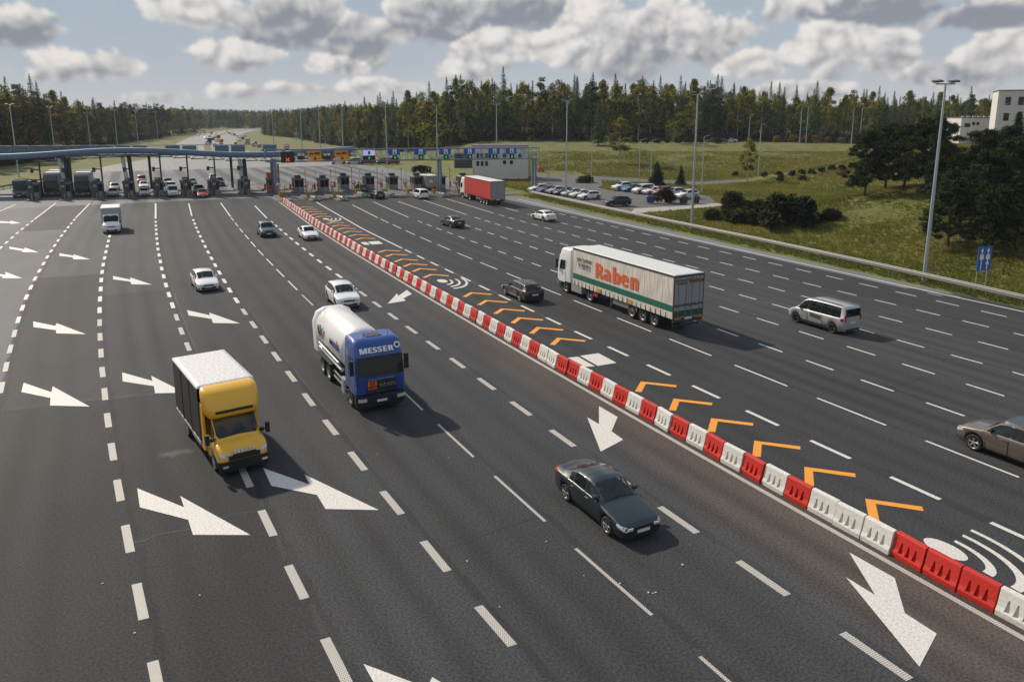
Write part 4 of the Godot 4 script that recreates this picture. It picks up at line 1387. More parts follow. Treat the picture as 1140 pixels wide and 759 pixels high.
func lane_sign(at: Vector3, turn: float, kind: String, label: String) -> void:
	var o := thing("lane_sign", label, "sign", at, turn, "lane signs on the gantry")
	var black := mat("sign_black", Color(0.01, 0.01, 0.01), 0.5)
	var white := mat("sign_white", Color(0.75, 0.75, 0.73), 0.5)
	var gm := mat("green_lamp", Color(0.02, 0.2, 0.05), 0.4)
	gm.emission_enabled = true
	gm.emission = lin(0.02, 0.55, 0.12)
	gm.emission_energy_multiplier = 0.7
	var st := S()
	if kind == "blue":
		box(st, Vector3(0, 0.5, 0), Vector3(2.3, 1.15, 0.12))
		part("panel", st, mat("sign_blue", Color(0.012, 0.1, 0.42), 0.45), o)
		st = S()
		box(st, Vector3(0.1, 0.5, 0.07), Vector3(0.75, 0.9, 0.02))
		part("symbol_field", st, white, o)
		st = S()
		tube(st, Vector3(0.0, 0.2, 0.085), Vector3(0.12, 0.75, 0.085), 0.09, 0.06, 6)
		tube(st, Vector3(0.0, 0.2, 0.085), Vector3(0.35, 0.22, 0.085), 0.08, 0.05, 6)
		part("symbol", st, black, o)
		st = S()
		box(st, Vector3(0.15, -0.5, 0), Vector3(1.0, 0.8, 0.14))
		part("signal_box", st, black, o)
		st = S()
		slab(st, PackedVector2Array([Vector2(-0.06, 0.28), Vector2(0.06, 0.28), Vector2(0.06, -0.02), Vector2(0.24, -0.02), Vector2(0, -0.3), Vector2(-0.24, -0.02), Vector2(-0.06, -0.02)]), Vector3(0.15, -0.5, 0.075), Vector3.RIGHT, Vector3.UP, Vector3(0, 0, 0.01))
		part("green_arrow", st, gm, o)
	elif kind == "pale":
		box(st, Vector3(0, 0.5, 0), Vector3(2.2, 0.95, 0.12))
		var pm := mat("sign_pale", Color(0.45, 0.45, 0.75), 0.45)
		pm.emission_enabled = true
		pm.emission = lin(0.42, 0.42, 0.8)
		pm.emission_energy_multiplier = 0.5
		part("panel", st, pm, o)
		st = S()
		box(st, Vector3(0, 0.5, 0.07), Vector3(0.4, 0.6, 0.02))
		part("symbol", st, black, o)
		st = S()
		box(st, Vector3(0, -0.4, 0), Vector3(2.3, 0.8, 0.12))
		part("signal_box", st, black, o)
		st = S()
		slab(st, PackedVector2Array([Vector2(-0.06, 0.28), Vector2(0.06, 0.28), Vector2(0.06, -0.02), Vector2(0.24, -0.02), Vector2(0, -0.3), Vector2(-0.24, -0.02), Vector2(-0.06, -0.02)]), Vector3(0, -0.4, 0.065), Vector3.RIGHT, Vector3.UP, Vector3(0, 0, 0.01))
		part("green_arrow", st, gm, o)
	elif kind == "orange":
		box(st, Vector3(0, 0, 0), Vector3(2.5, 2.0, 0.12))
		part("panel", st, mat("sign_orange", Color(0.8, 0.28, 0.015), 0.45), o)
		st = S()
		for bx in [[-0.55, 0.42, 0.75, 0.32], [0.5, 0.5, 0.95, 0.38], [0.85, -0.45, 0.4, 0.2], [0.1, -0.45, 0.4, 0.35]]:
			box(st, Vector3(bx[0], bx[1], 0.07), Vector3(bx[2], bx[3], 0.02))
		part("symbol", st, mat("sign_brown", Color(0.12, 0.02, 0.01), 0.5), o)
		st = S()
		box(st, Vector3(-0.75, -0.5, 0.066), Vector3(0.8, 0.7, 0.02))
		part("symbol_field", st, mat("sign_pink", Color(0.75, 0.5, 0.5), 0.5), o)
		st = S()
		box(st, Vector3(0.85, -0.45, 0.066), Vector3(0.75, 0.7, 0.014))
		part("symbol_field", st, mat("sign_yellow", Color(0.8, 0.6, 0.02), 0.5), o)
	elif kind == "cross":
		box(st, Vector3(0, 0, 0), Vector3(2.4, 2.0, 0.12))
		part("panel", st, black, o)
		var rm := mat("red_lamp", Color(0.3, 0.02, 0.01), 0.4)
		rm.emission_enabled = true
		rm.emission = lin(0.9, 0.06, 0.02)
		rm.emission_energy_multiplier = 0.9
		st = S()
		for a in [-0.78, 0.78]:
			box(st, Vector3(0, -0.45, 0.07), Vector3(0.95, 0.13, 0.02), Basis(Vector3.BACK, a))
		part("red_cross", st, rm, o)

func building(called: String, label: String, at: Vector3, turn: float, w: float, d: float, h: float, wins: Array, wall: Material) -> Node3D:
	# front face at local z = 0 facing +z; windows [x, y, w, h] on it, or with a fifth value 1 on the face at x = -w/2
	var o := thing(called, label, "building", at, turn)
	var st := S()
	box(st, Vector3(0, h / 2 - 0.5, -d / 2), Vector3(w, h + 1.0, d))
	part("wall", st, wall, o)
	st = S()
	box(st, Vector3(0, h + 0.08, -d / 2), Vector3(w + 0.3, 0.16, d + 0.3))
	part("roof", st, mat("roof_edge", Color(0.12, 0.1, 0.1), 0.7), o)
	for q in wins:
		var side: bool = q.size() > 4 and q[4] == 1
		var c := Vector3(q[0], q[1], 0.0) if not side else Vector3(-w / 2, q[1], q[0])
		var f := Vector3(q[2] + 0.16, q[3] + 0.16, 0.1) if not side else Vector3(0.1, q[3] + 0.16, q[2] + 0.16)
		var g := Vector3(q[2], q[3], 0.12) if not side else Vector3(0.12, q[3], q[2])
		st = S()
		box(st, c, f)
		var fr := part("window", st, mat("window_frame", Color(0.1, 0.1, 0.11), 0.5), o)
		st = S()
		box(st, c, g)
		part("pane", st, glass(), fr)
	return o

# ---------------------------------------------------------------- the scene
func _ready() -> void:
	rng.seed = 1
	var cam := Camera3D.new()
	cam.name = "camera"
	add_child(cam)
	cam.position = Vector3(0, CAM_H, 0)
	cam.rotation = Vector3(-PITCH, -YAW, 0)
	cam.projection = Camera3D.PROJECTION_FRUSTUM
	cam.near = 0.5
	cam.far = 6000.0
	cam.size = 0.5 * 759.0 / FOCAL
	cam.frustum_offset = Vector2(0, -0.5 * (379.5 - CENTRE_V) / FOCAL)
	cam.current = true
	var env := Environment.new()
	env.background_mode = Environment.BG_SKY
	var sky := Sky.new()
	var pm := PanoramaSkyMaterial.new()
	pm.panorama = ImageTexture.create_from_image(make_sky())
	sky.sky_material = pm
	env.sky = sky
	env.background_energy_multiplier = 0.92
	env.tonemap_mode = Environment.TONE_MAPPER_LINEAR
	env.tonemap_exposure = 1.12
	env.sdfgi_enabled = true
	env.ssao_enabled = true
	env.ssil_enabled = true
	env.fog_enabled = true
	env.fog_density = 0.00014
	env.fog_light_color = lin(0.42, 0.45, 0.5)
	var we := WorldEnvironment.new()
	we.name = "environment"
	we.environment = env
	add_child(we)
	var sun := DirectionalLight3D.new()
	sun.name = "sun"
	add_child(sun)
	sun.light_energy = 1.3
	sun.light_color = Color(1.0, 0.95, 0.88)
	sun.light_angular_distance = 1.6
	sun.shadow_enabled = true
	sun.look_at_from_position(Vector3(-1.7, 3.7, -4.6), Vector3.ZERO)

	build_ground()
	build_road()
	build_toll()
	build_right_side()
	build_woods()
	build_traffic()

func build_ground() -> void:
	var xs := [-3000.0, -1500.0, -800.0, -400.0, -200.0, -100.0, -50.0, -30.0, 0.0, 30.0, 56.0, 60.0]
	for i in 60:
		xs.append(62.0 + i * 2.5)
	for i in 20:
		xs.append(220.0 + i * 25.0)
	xs.append_array([900.0, 1200.0, 2000.0, 3000.0])
	var zs := [300.0, 100.0, 40.0]
	for i in 110:
		zs.append(20.0 - i * 3.0)
	for i in 20:
		zs.append(-330.0 - i * 30.0)
	zs.append_array([-1000.0, -1200.0, -1500.0, -2000.0, -3000.0])
	var st := SurfaceTool.new()
	st.begin(Mesh.PRIMITIVE_TRIANGLES)
	st.set_smooth_group(1)
	var bump := FastNoiseLite.new()
	bump.frequency = 0.06
	for i in xs.size() - 1:
		for j in zs.size() - 1:
			var p := []
			for k in [[0, 0], [0, 1], [1, 1], [1, 0]]:
				var x: float = xs[i + k[0]]
				var z: float = zs[j + k[1]]
				var h := ground_height(x, z)
				p.append(Vector3(x, h - 0.06 + bump.get_noise_2d(x, z) * 0.35 * sm(0.4, 2.0, h), z))
			quad(st, p[0], p[1], p[2], p[3])
	var gm := textured("grass_ground", Color(0.085, 0.1, 0.014), Color(0.17, 0.165, 0.028), 8.0, 0.95, 21, 0.09, 4)
	detail(gm, 0.6, 1.3, Vector3(60, 60, 60), 22, 0.02)
	structure("ground", done(st), gm)

func build_road() -> void:
	var st := SurfaceTool.new()
	st.begin(Mesh.PRIMITIVE_TRIANGLES)
	var outline := [[10.0, -40.0, 61.0], [-20.0, -40.0, 59.6], [-60.0, -40.0, 59.9], [-100.0, -40.0, 60.6], [-130.0, -34.0, 62.5], [-150.0, -28.0, 64.0], [-175.0, -26.0, 66.0], [-200.0, -18.0, 64.0], [-230.0, -10.0, 60.0]]
	for i in outline.size() - 1:
		var a: Array = outline[i]
		var b: Array = outline[i + 1]
		var p := [Vector3(a[1], 0, a[0]), Vector3(b[1], 0, b[0]), Vector3(b[2], 0, b[0]), Vector3(a[2], 0, a[0])]
		for k in [0, 1, 2, 0, 2, 3]:
			st.set_normal(Vector3.UP)
			st.set_uv(Vector2((p[k].x + 40.0) / 120.0, (p[k].z + 230.0) / 240.0))
			st.add_vertex(p[k])
	var am := mat("asphalt", Color(1, 1, 1), 0.78)
	am.albedo_texture = ImageTexture.create_from_image(road_image())
	detail(am, 0.5, 1.0, Vector3(6.3, 6.3, 6.3), 41, 0.11)
	am.roughness = 0.7
	am.metallic_specular = 0.22
	var road := structure("road", st.commit(), am)
	# the motorway beyond the plaza
	st = S()
	for i in 40:
		var a := 229.0 + pow(i / 40.0, 1.5) * 760.0
		var b := 229.0 + pow((i + 1) / 40.0, 1.5) * 760.0
		var wa := lerpf(35.0, 15.5, sm(229.0, 330.0, a))
		var wb := lerpf(35.0, 15.5, sm(229.0, 330.0, b))
		quad(st, Vector3(road_centre(a) - wa, 0.004, -a), Vector3(road_centre(b) - wb, 0.004, -b), Vector3(road_centre(b) + wb, 0.004, -b), Vector3(road_centre(a) + wa, 0.004, -a))
	var fm := textured("far_asphalt", Color(0.15, 0.147, 0.144), Color(0.23, 0.226, 0.22), 30.0, 0.75, 43)
	structure("motorway", done(st), fm)
	st = S()
	for i in 40:
		var a := 300.0 + pow(i / 40.0, 1.5) * 680.0
		var b := 300.0 + pow((i + 1) / 40.0, 1.5) * 680.0
		var w0 := 1.6
		quad(st, Vector3(road_centre(a) - w0, 0.02, -a), Vector3(road_centre(b) - w0, 0.02, -b), Vector3(road_centre(b) + w0, 0.02, -b), Vector3(road_centre(a) + w0, 0.02, -a))
	structure("central_reserve", done(st), mats["grass_ground"])

	# painted lines
	var white := textured("road_paint", Color(0.42, 0.40, 0.37), Color(0.74, 0.72, 0.68), 3.1, 0.6, 51, 0.06)
	var chips := Gradient.new()       # worn through to the asphalt in flecks
	chips.offsets = PackedFloat32Array([0.0, 0.05, 0.1, 0.5, 0.85])
	chips.colors = PackedColorArray([lin(0.07, 0.068, 0.065), lin(0.1, 0.095, 0.09), lin(0.48, 0.46, 0.43), lin(0.62, 0.6, 0.56), lin(0.74, 0.72, 0.68)])
	(white.albedo_texture as NoiseTexture2D).color_ramp = chips
	var dots := mat("dotted_paint", Color(1, 1, 1), 0.6)
	var di := Image.create_empty(64, 64, false, Image.FORMAT_RGB8)
	for y in 64:
		for x in 64:
			var q := Vector2(fmod(x + (16.0 if (y / 32) % 2 else 0.0), 32.0) - 16.0, y % 32 - 16)
			di.set_pixel(x, y, lin(0.56, 0.53, 0.48) if q.length() < 14.5 else lin(0.1, 0.095, 0.09))
	dots.albedo_texture = ImageTexture.create_from_image(di)
	dots.uv1_triplanar = true
	dots.uv1_world_triplanar = true
	dots.uv1_scale = Vector3.ONE / 0.13
	var orange := textured("orange_paint", Color(0.68, 0.25, 0.02), Color(0.86, 0.36, 0.04), 0.7, 0.6, 52, 0.05)
	var tar := mat("tar_black", Color(0.022, 0.021, 0.021), 0.6)
	# [line, first s, last s, dash, period, half width]
	var lines := [[0, 46.0, 124.0, 2.0, 4.0, 0.13], [1, 6.2, 106.0, 2.0, 4.03, 0.14], [2, 5.0, 119.0, 2.0, 4.06, 0.14], [3, 4.4, 120.0, 2.0, 4.07, 0.14], [4, 10.0, 117.0, 4.0, 6.0, 0.06], [5, 2.9, 112.0, 2.05, 4.02, 0.14],
		[8, 10.6, 106.0, 4.0, 6.0, 0.07], [9, 6.3, 104.0, 2.0, 3.85, 0.075], [10, 7.0, 103.0, 2.05, 3.88, 0.075], [11, 8.3, 103.0, 1.9, 3.62, 0.075], [12, 9.3, 103.0, 1.9, 3.63, 0.075], [13, 9.8, 103.0, 1.9, 3.57, 0.075], [14, 10.8, 103.0, 1.9, 3.6, 0.075], [15, 91.0, 125.0, 1.9, 4.0, 0.12]]
	var built := 0
	var rest := S()
	var all := []
	for l in lines:
		var s: float = l[1]
		while s + l[3] <= l[2]:
			all.append([Vector2(s, lane_line(l[0], s)).length(), l, s])
			s += l[4]
	all.sort_custom(func(a, b): return a[0] < b[0])
	for d in all:
		var l: Array = d[1]
		var s: float = d[2]
		if built < 290:
			part("lane_dash", strip_mesh(l[0], s, s + l[3], l[5]), dots if l[0] < 7 and s < 60.0 else white, road, Vector3(0, 0.008, 0))
			built += 1
		else:
			rest.append_from(done(strip_mesh(l[0], s, s + l[3], l[5])), 0, Transform3D(Basis.IDENTITY, Vector3(0, 0.008, 0)))
	part("distant_lane_dashes", rest.commit(), white, road).set_meta("kind", "stuff")
	for l in [[15, 126.0, 149.0, 0.1], [16, 121.0, 149.0, 0.1], [6, -2.0, 134.0, 0.11], [4, 117.0, 137.0, 0.09], [3, 120.5, 138.0, 0.1], [2, 119.5, 141.0, 0.12], [0, 125.0, 145.0, 0.1], [5, 113.0, 130.0, 0.1], [7, 80.0, 131.0, 0.11], [8, 106.5, 124.0, 0.08], [9, 105.0, 127.0, 0.08], [10, 104.0, 126.0, 0.08], [11, 104.0, 126.0, 0.08], [12, 104.0, 126.0, 0.08], [13, 104.0, 124.0, 0.08]]:
		part("solid_line", strip_mesh(l[0], l[1], l[2], l[3]), dots if l[0] == 6 else white, road, Vector3(0, 0.0085, 0))
	part("edge_line", strip_mesh(14, 2.0, 120.0, 0.1), white, road, Vector3(2.6, 0.008, 0))
	part("covered_line", strip_mesh(7, 2.0, 80.0, 0.24), tar, road, Vector3(0.06, 0.006, 0))
	for i in 19:
		part("median_dash", strip_mesh(7, 4.8 + i * 4.0, 6.9 + i * 4.0, 0.11), white, road, Vector3(0, 0.01, 0))
	# the marks on the closed strip beside the barrier
	for s in [18.1, 21.1, 24.0, 26.9, 29.8, 32.7, 42.1, 45.0, 47.9, 50.8, 53.8, 56.8, 65.3, 68.4, 71.1, 73.9, 77.1, 79.8, 89.3, 92.3, 95.4, 98.5, 101.6, 104.6, 112.0, 115.2, 118.4, 121.6, 124.8]:
		var t := 23.85 if s < 60.0 else 23.4
		st = S()
		sheet(st, PackedVector2Array([Vector2(t, -s), Vector2(t + 1.4, -s + 1.36), Vector2(t + 1.15, -s + 1.6), Vector2(t + 0.02, -s + 0.45), Vector2(t - 0.95, -s + 1.4), Vector2(t - 1.2, -s + 1.16)]), 0.008)
		part("orange_chevron", st.commit(), orange, road)
	for s in [14.5, 62.0, 108.4]:
		var sp := S()
		var e := PackedVector2Array()
		for k in 18:
			e.append(Vector2(23.35 + cos(TAU * k / 18) * 0.42, -s + sin(TAU * k / 18) * 0.75))
		sheet(sp, e, 0.008)
		part("painted_disc", sp.commit(), white, road)
		for r in [Vector2(0.95, 1.7), Vector2(1.55, 2.6), Vector2(2.15, 3.4)]:
			sp = S()
			var arc := PackedVector2Array()
			for k in 11:
				var a := lerpf(-0.12, 1.62, k / 10.0)
				arc.append(Vector2(23.25 + cos(a) * r.x, -s + sin(a) * r.y))
			for k in 11:
				var a := lerpf(1.62, -0.12, k / 10.0)
				arc.append(Vector2(23.25 + cos(a) * (r.x - 0.17), -s + sin(a) * (r.y - 0.34)))
			sheet(sp, arc, 0.008)
			part("painted_arc", sp.commit(), white, road)
	for s in [36.0, 83.9]:
		var sp := S()
		sheet(sp, PackedVector2Array([Vector2(23.15, -s), Vector2(24.45, -s), Vector2(24.5, -s - 2.05), Vector2(23.2, -s - 2.1)]), 0.008)
		part("painted_block", sp.commit(), white, road)
		sp = S()
		sheet(sp, PackedVector2Array([Vector2(22.3, -s - 0.2), Vector2(22.95, -s), Vector2(23.0, -s - 2.0), Vector2(22.35, -s - 2.1)]), 0.008)
		part("painted_block", sp.commit(), white, road)
	var z1 := Vector2(0, 190)
	var z2 := Vector2(285, 190)
	var z5 := Vector2(0, 380)
	var z6 := Vector2(285, 380)
	var z7 := Vector2(570, 380)
	var z12 := Vector2(855, 569)
	for a in [[z5, [[103, 184], [226, 226], [232, 200], [397, 290], [220, 285], [222, 252], [92, 225]]],
		[z5, [[541, 138], [676, 176], [670, 153], [820, 228], [688, 231], [682, 199], [543, 178]]],
		[z5, [[608, 653], [817, 738], [800, 688], [1112, 861], [856, 860], [835, 793], [620, 738]]],
		[z6, [[30, 563], [238, 637], [215, 592], [545, 750], [308, 745], [270, 683], [67, 642]]],
		[z6, [[477, 1434], [760, 1540], [783, 1493], [1250, 1760], [830, 1740], [800, 1660], [530, 1530]]],
		[z1, [[145, 670], [243, 690], [250, 678], [380, 727], [248, 723], [246, 709], [146, 695]]],
		[z1, [[830, 620], [932, 643], [928, 631], [1066, 679], [945, 677], [940, 659], [837, 643]]],
		[z1, [[500, 468], [577, 484], [578, 475], [673, 506], [583, 505], [577, 493], [501, 483]]],
		[z1, [[262, 367], [325, 378], [325, 372], [400, 394], [323, 394], [321, 385], [262, 379]]],
		[z1, [[40, 338], [107, 349], [107, 341], [170, 363], [97, 362], [97, 357], [38, 347]]],
		[z1, [[-60, 452], [22, 463], [22, 450], [98, 478], [8, 478], [8, 470], [-60, 463]]],
		[z1, [[-10, 223], [45, 228], [42, 222], [90, 233], [45, 237], [45, 233], [-10, 232]]],
		[z2, [[585, 591], [627, 545], [632, 557], [670, 530], [692, 548], [655, 568], [665, 578]]],
		[z7, [[387, 288], [470, 336], [443, 400], [495, 437], [395, 490], [335, 338], [387, 368]]],
		[z12, [[362, 183], [565, 297], [610, 453], [752, 545], [675, 692], [347, 293], [478, 373]]]]:
		marking("arrow_marking", a[1], a[0], white, road)

	# tar-sealed cracks
	rng.seed = 31
	for q in [[3, 0.42, 12.0, 60.0], [2, 0.4, 30.0, 70.0], [5, -0.5, 20.0, 48.0], [4, 0.35, 40.0, 66.0], [9, 0.5, 20.0, 52.0], [8, 1.9, 14.0, 40.0], [11, -0.6, 24.0, 48.0]]:
		st = S()
		var a := Vector3.ZERO
		var s1: float = q[2]
		while s1 < q[3]:
			var b := Vector3(lane_line(q[0], s1) + q[1] + rng.randf_range(-0.03, 0.03), 0.0065, -s1)
			if a != Vector3.ZERO and rng.randf() < 0.9:
				var hw := rng.randf_range(0.012, 0.028)
				quad(st, a - Vector3(hw, 0, 0), b - Vector3(hw, 0, 0), b + Vector3(hw, 0, 0), a + Vector3(hw, 0, 0))
			a = b
			s1 += rng.randf_range(0.5, 1.1)
		part("crack_seal", st, tar, road)
	for q in [[1, 27.0], [3, 22.0], [2, 55.0], [4, 50.0], [9, 26.0], [11, 38.0], [10, 58.0]]:
		st = S()
		var t0 := lane_line(q[0], q[1])
		var a := Vector3(t0, 0.0065, -q[1])
		for k in 9:
			var b := Vector3(t0 + (k + 1) * 0.47, 0.0065, -q[1] + rng.randf_range(-0.12, 0.12) - 0.05 * k)
			var hw := rng.randf_range(0.012, 0.026)
			quad(st, a - Vector3(0, 0, hw), b - Vector3(0, 0, hw), b + Vector3(0, 0, hw), a + Vector3(0, 0, hw))
			a = b
		part("crack_seal", st, tar, road)

	# the row of plastic blocks between the carriageways
	var bm := barrier_mesh()
	var red := textured("plastic_red", Color(0.42, 0.03, 0.02), Color(0.66, 0.022, 0.012), 1.7, 0.45, 53, 0.03)
	var pale := textured("plastic_white", Color(0.6, 0.575, 0.53), Color(0.74, 0.72, 0.68), 1.7, 0.5, 54, 0.02)
	var s := 4.29
	var pattern := [1, 0, 1, 0, 1, 0, 0, 1, 1, 1, 0, 0, 0, 1, 0, 1, 0, 1, 0, 1, 0, 1, 0, 1, 0, 1, 0, 1, 1, 0, 0, 1]
	var i := 0
	while s < 133.0:
		var is_red: bool = pattern[i] == 1 if i < pattern.size() else i % 2 == 1
		var o := thing("barrier_block", "red plastic barrier block with three slots in the row between carriageways" if is_red else "white plastic barrier block with three slots in the row between carriageways", "barrier", Vector3(lane_line(6, s) + 0.62 + rng.randf_range(-0.035, 0.035), 0.01, -s), rng.randf_range(-0.06, 0.06), "red barrier blocks" if is_red else "white barrier blocks")
		part("body", bm, red if is_red else pale, o)
		s += 1.135
		i += 1
	guard_rail("double steel guard rail on posts along the grass verge", [Vector2(59.2, -8), Vector2(60.4, -34), Vector2(61.5, -46), Vector2(62.5, -63), Vector2(63.4, -97), Vector2(65.0, -128)], true)
	guard_rail("steel guard rail beside the green field at the plaza edge", [Vector2(-40.5, -120), Vector2(-30, -150), Vector2(-26.6, -176), Vector2(-18.6, -202)], false)
	guard_rail("thin steel guard rail in the middle of the distant motorway", [Vector2(road_centre(300), -300), Vector2(road_centre(450), -450), Vector2(road_centre(650), -650)], false)

func U(p: Vector3) -> Vector2:      # where a point falls in the photograph
	var d := (p - Vector3(0, CAM_H, 0)).rotated(Vector3.UP, YAW).rotated(Vector3.RIGHT, PITCH)
	return Vector2(570.0 + FOCAL * d.x / -d.z, CENTRE_V - FOCAL * d.y / -d.z)

func gantry_point(u: float, y: float) -> Vector3:
	var best := Vector3.ZERO
	for i in 400:
		var p := Vector3(21.0, y, -146.0).lerp(Vector3(71.0, y, -134.0), i / 399.0)
		if i == 0 or absf(U(p).x - u) < absf(U(best).x - u):
			best = p
	return best

func canopy_front(t: float) -> float:
	return 158.5 - 0.28 * t

func canopy_top(t: float) -> float:
	return 8.15 + 0.5 * cos((t + 2.0) * TAU / 44.0)

func build_toll() -> void:
	var blue := mat("canopy_blue", Color(0.11, 0.17, 0.26), 0.6, 0.0)
	var steel := mat("gantry_steel", Color(0.17, 0.22, 0.29), 0.5, 0.4)
	var dark := mat("truss_dark", Color(0.025, 0.027, 0.03), 0.6)
	# wavy roof over the exit lanes
	var o := thing("toll_canopy", "blue-grey wave-shaped toll roof on leaning white pillars", "canopy", Vector3.ZERO)
	var rings := []
	for i in 49:
		var t := lerpf(-34.0, 38.0, i / 48.0)
		var f := -canopy_front(t)
		var y := canopy_top(t)
		rings.append(PackedVector3Array([Vector3(t, y - 1.05, f + 0.05), Vector3(t, y - 0.9, f + 0.2), Vector3(t, y - 0.1, f + 0.25), Vector3(t, y, f + 0.1), Vector3(t, y - 0.05, f - 3.0), Vector3(t, y - 0.25, f - 7.0), Vector3(t, y - 0.7, f - 7.0), Vector3(t, y - 0.85, f - 4.0)]))
	var st := S()
	loft(st, rings)
	part("roof", st, blue, o)
	for i in 24:
		var t := -33.0 + i * 3.0
		st = S()
		var f := -canopy_front(t)
		var y := canopy_top(t) - 1.0
		tube(st, Vector3(t, y - 0.7, f - 1.0), Vector3(t + 3.0, y - 0.7, f - 1.84), 0.09, 0.09, 6)
		tube(st, Vector3(t, y - 0.7, f - 1.0), Vector3(t + 1.5, y + 0.1, f - 1.4), 0.05, 0.05, 5)
		tube(st, Vector3(t + 1.5, y + 0.1, f - 1.4), Vector3(t + 3.0, y - 0.7, f - 1.84), 0.05, 0.05, 5)
		part("truss_bay", st, dark, o)
	for p in [[-12.3, 163.3, 1.2], [-2.0, 160.6, 0.9], [17.8, 154.4, 0.5]]:
		st = S()
		var y := canopy_top(p[0]) - 1.4
		tube(st, Vector3(p[0], -0.1, -p[1]), Vector3(p[0] - p[2] * 0.7, y, -p[1] - 0.5), 0.45, 0.32, 10)
		part("pillar", st, mat("pillar_white", Color(0.6, 0.6, 0.6), 0.5), o)
		st = S()
		tube(st, Vector3(p[0] + 0.7, -0.1, -p[1] - 0.8), Vector3(p[0] + 0.5, y, -p[1] - 0.8), 0.38, 0.38, 10)
		part("pillar", st, dark, o)
	# service walkway behind the roof
	o = thing("service_walkway", "glass-sided service walkway running behind the wavy toll roof", "walkway", Vector3.ZERO)
	var pane := mat("walkway_glass", Color(0.1, 0.16, 0.22), 0.12)
	for i in 20:
		var t := -34.0 + i * 3.0
		var a := Vector3(t, 0, -canopy_front(t) - 12.0)
		var b := Vector3(t + 3.0, 0, -canopy_front(t + 3.0) - 12.0)
		st = S()
		var d := (b - a).normalized()
		var bs := Basis(Vector3.UP, atan2(-d.z, d.x))
		box(st, (a + b) / 2 + Vector3(0, 6.8, 0), Vector3(3.0, 0.35, 1.8), bs)
		part("deck", st, steel, o)
		st = S()
		tube(st, a + Vector3(0, 6.9, 0), a + Vector3(0, 8.75, 0), 0.06, 0.06, 6)
		part("post", st, mat("walkway_post", Color(0.35, 0.36, 0.37), 0.5, 0.3), o)
		st = S()
		tube(st, a + Vector3(0, 8.7, 0), b + Vector3(0, 8.7, 0), 0.08, 0.08, 6)
		part("handrail", st, mat("walkway_post", Color.WHITE), o)
		if not i in [12, 15, 18]:
			st = S()
			box(st, (a + b) / 2 + Vector3(0, 7.8, 0), Vector3(2.7, 1.55, 0.04), bs)
			part("pane", st, pane, o)
		if i % 5 == 2:
			st = S()
			tube(st, a + Vector3(0, -0.1, 0), a + Vector3(0, 6.7, 0), 0.25, 0.25, 8)
			part("column", st, dark, o)
	# sign gantry over the entry lanes
	o = thing("sign_gantry", "grey lattice sign gantry spanning the entry lanes", "gantry", Vector3.ZERO)
	var A := Vector3(21.0, 0, -146.0)
	var B := Vector3(71.0, 0, -134.0)
	for y in [6.2, 8.3]:
		for off in [-0.6, 0.6]:
			st = S()
			tube(st, A + Vector3(0, y, off), B + Vector3(0, y, off), 0.13, 0.13, 6)
			part("chord", st, steel, o)
	for i in 33:
		var p := A.lerp(B, i / 32.0)
		var q := A.lerp(B, minf(1.0, (i + 1) / 32.0))
		for off in [-0.6, 0.6]:
			st = S()
			tube(st, p + Vector3(0, 6.2, off), p + Vector3(0, 8.3, off), 0.06, 0.06, 5)
			if i < 32:
				tube(st, p + Vector3(0, 6.2 if i % 2 else 8.3, off), q + Vector3(0, 8.3 if i % 2 else 6.2, off), 0.045, 0.045, 5)
			part("lattice_bay", st, steel, o)
		st = S()
		tube(st, p + Vector3(0, 8.3, -0.6), p + Vector3(0, 8.3, 0.6), 0.05, 0.05, 5)
		part("cross_tie", st, steel, o)
	for f in [0.03, 0.62, 0.985]:
		var p := A.lerp(B, f)
		for off in [-0.6, 0.6]:
			st = S()
			box(st, p + Vector3(0, 3.1, off), Vector3(0.4, 6.4, 0.35))
			part("leg", st, steel, o)
	lane_sign(gantry_point(319, 7.2) + Vector3(0, 7.0, 0.95) - Vector3(0, 7.2, 0), 0.0, "cross", "black lane signal with a lit red cross on the gantry")
	lane_sign(gantry_point(348.5, 7.2) + Vector3(0, -0.05, 0.95), 0.0, "orange", "orange lane sign of vehicle symbols beside the red-cross signal")
	lane_sign(gantry_point(379, 7.2) + Vector3(0, -0.05, 0.95), 0.0, "orange", "orange lane sign of vehicle symbols beside the pale lit panel")
	lane_sign(gantry_point(409, 7.2) + Vector3(0, -0.05, 0.95), 0.0, "pale", "pale lilac lit lane panel above a green arrow")
	for u in [437, 465.5, 493.5, 520.5, 548, 567]:
		lane_sign(gantry_point(u, 7.2) + Vector3(0, 0.05, 0.95), 0.0, "blue", "blue lane sign with white square emblem above a green arrow box")
	var rs := thing("round_sign", "round red-rimmed ban sign on top of the red-cross signal", "sign", gantry_point(318.5, 8.9) + Vector3(0, 0, 0.9))
	round_sign(rs, Vector3.ZERO, 0.5)
	for p in [[334, 174], [363, 172]]:
		var cm := thing("camera_box", "small camera housing clamped to the gantry between orange signs", "camera", gantry_point(p[0], 7.1) + Vector3(0, 0.3, 0.9), 0.0, "gantry cameras")
		st = S()
		for dx in [-0.35, 0.35]:
			box(st, Vector3(dx, 0, 0), Vector3(0.4, 0.35, 0.5))
		part("housing", st, mat("pillar_white", Color.WHITE), cm)
		st = S()
		box(st, Vector3(0, -0.55, -0.2), Vector3(1.3, 0.7, 0.2))
		part("bracket", st, dark, cm)

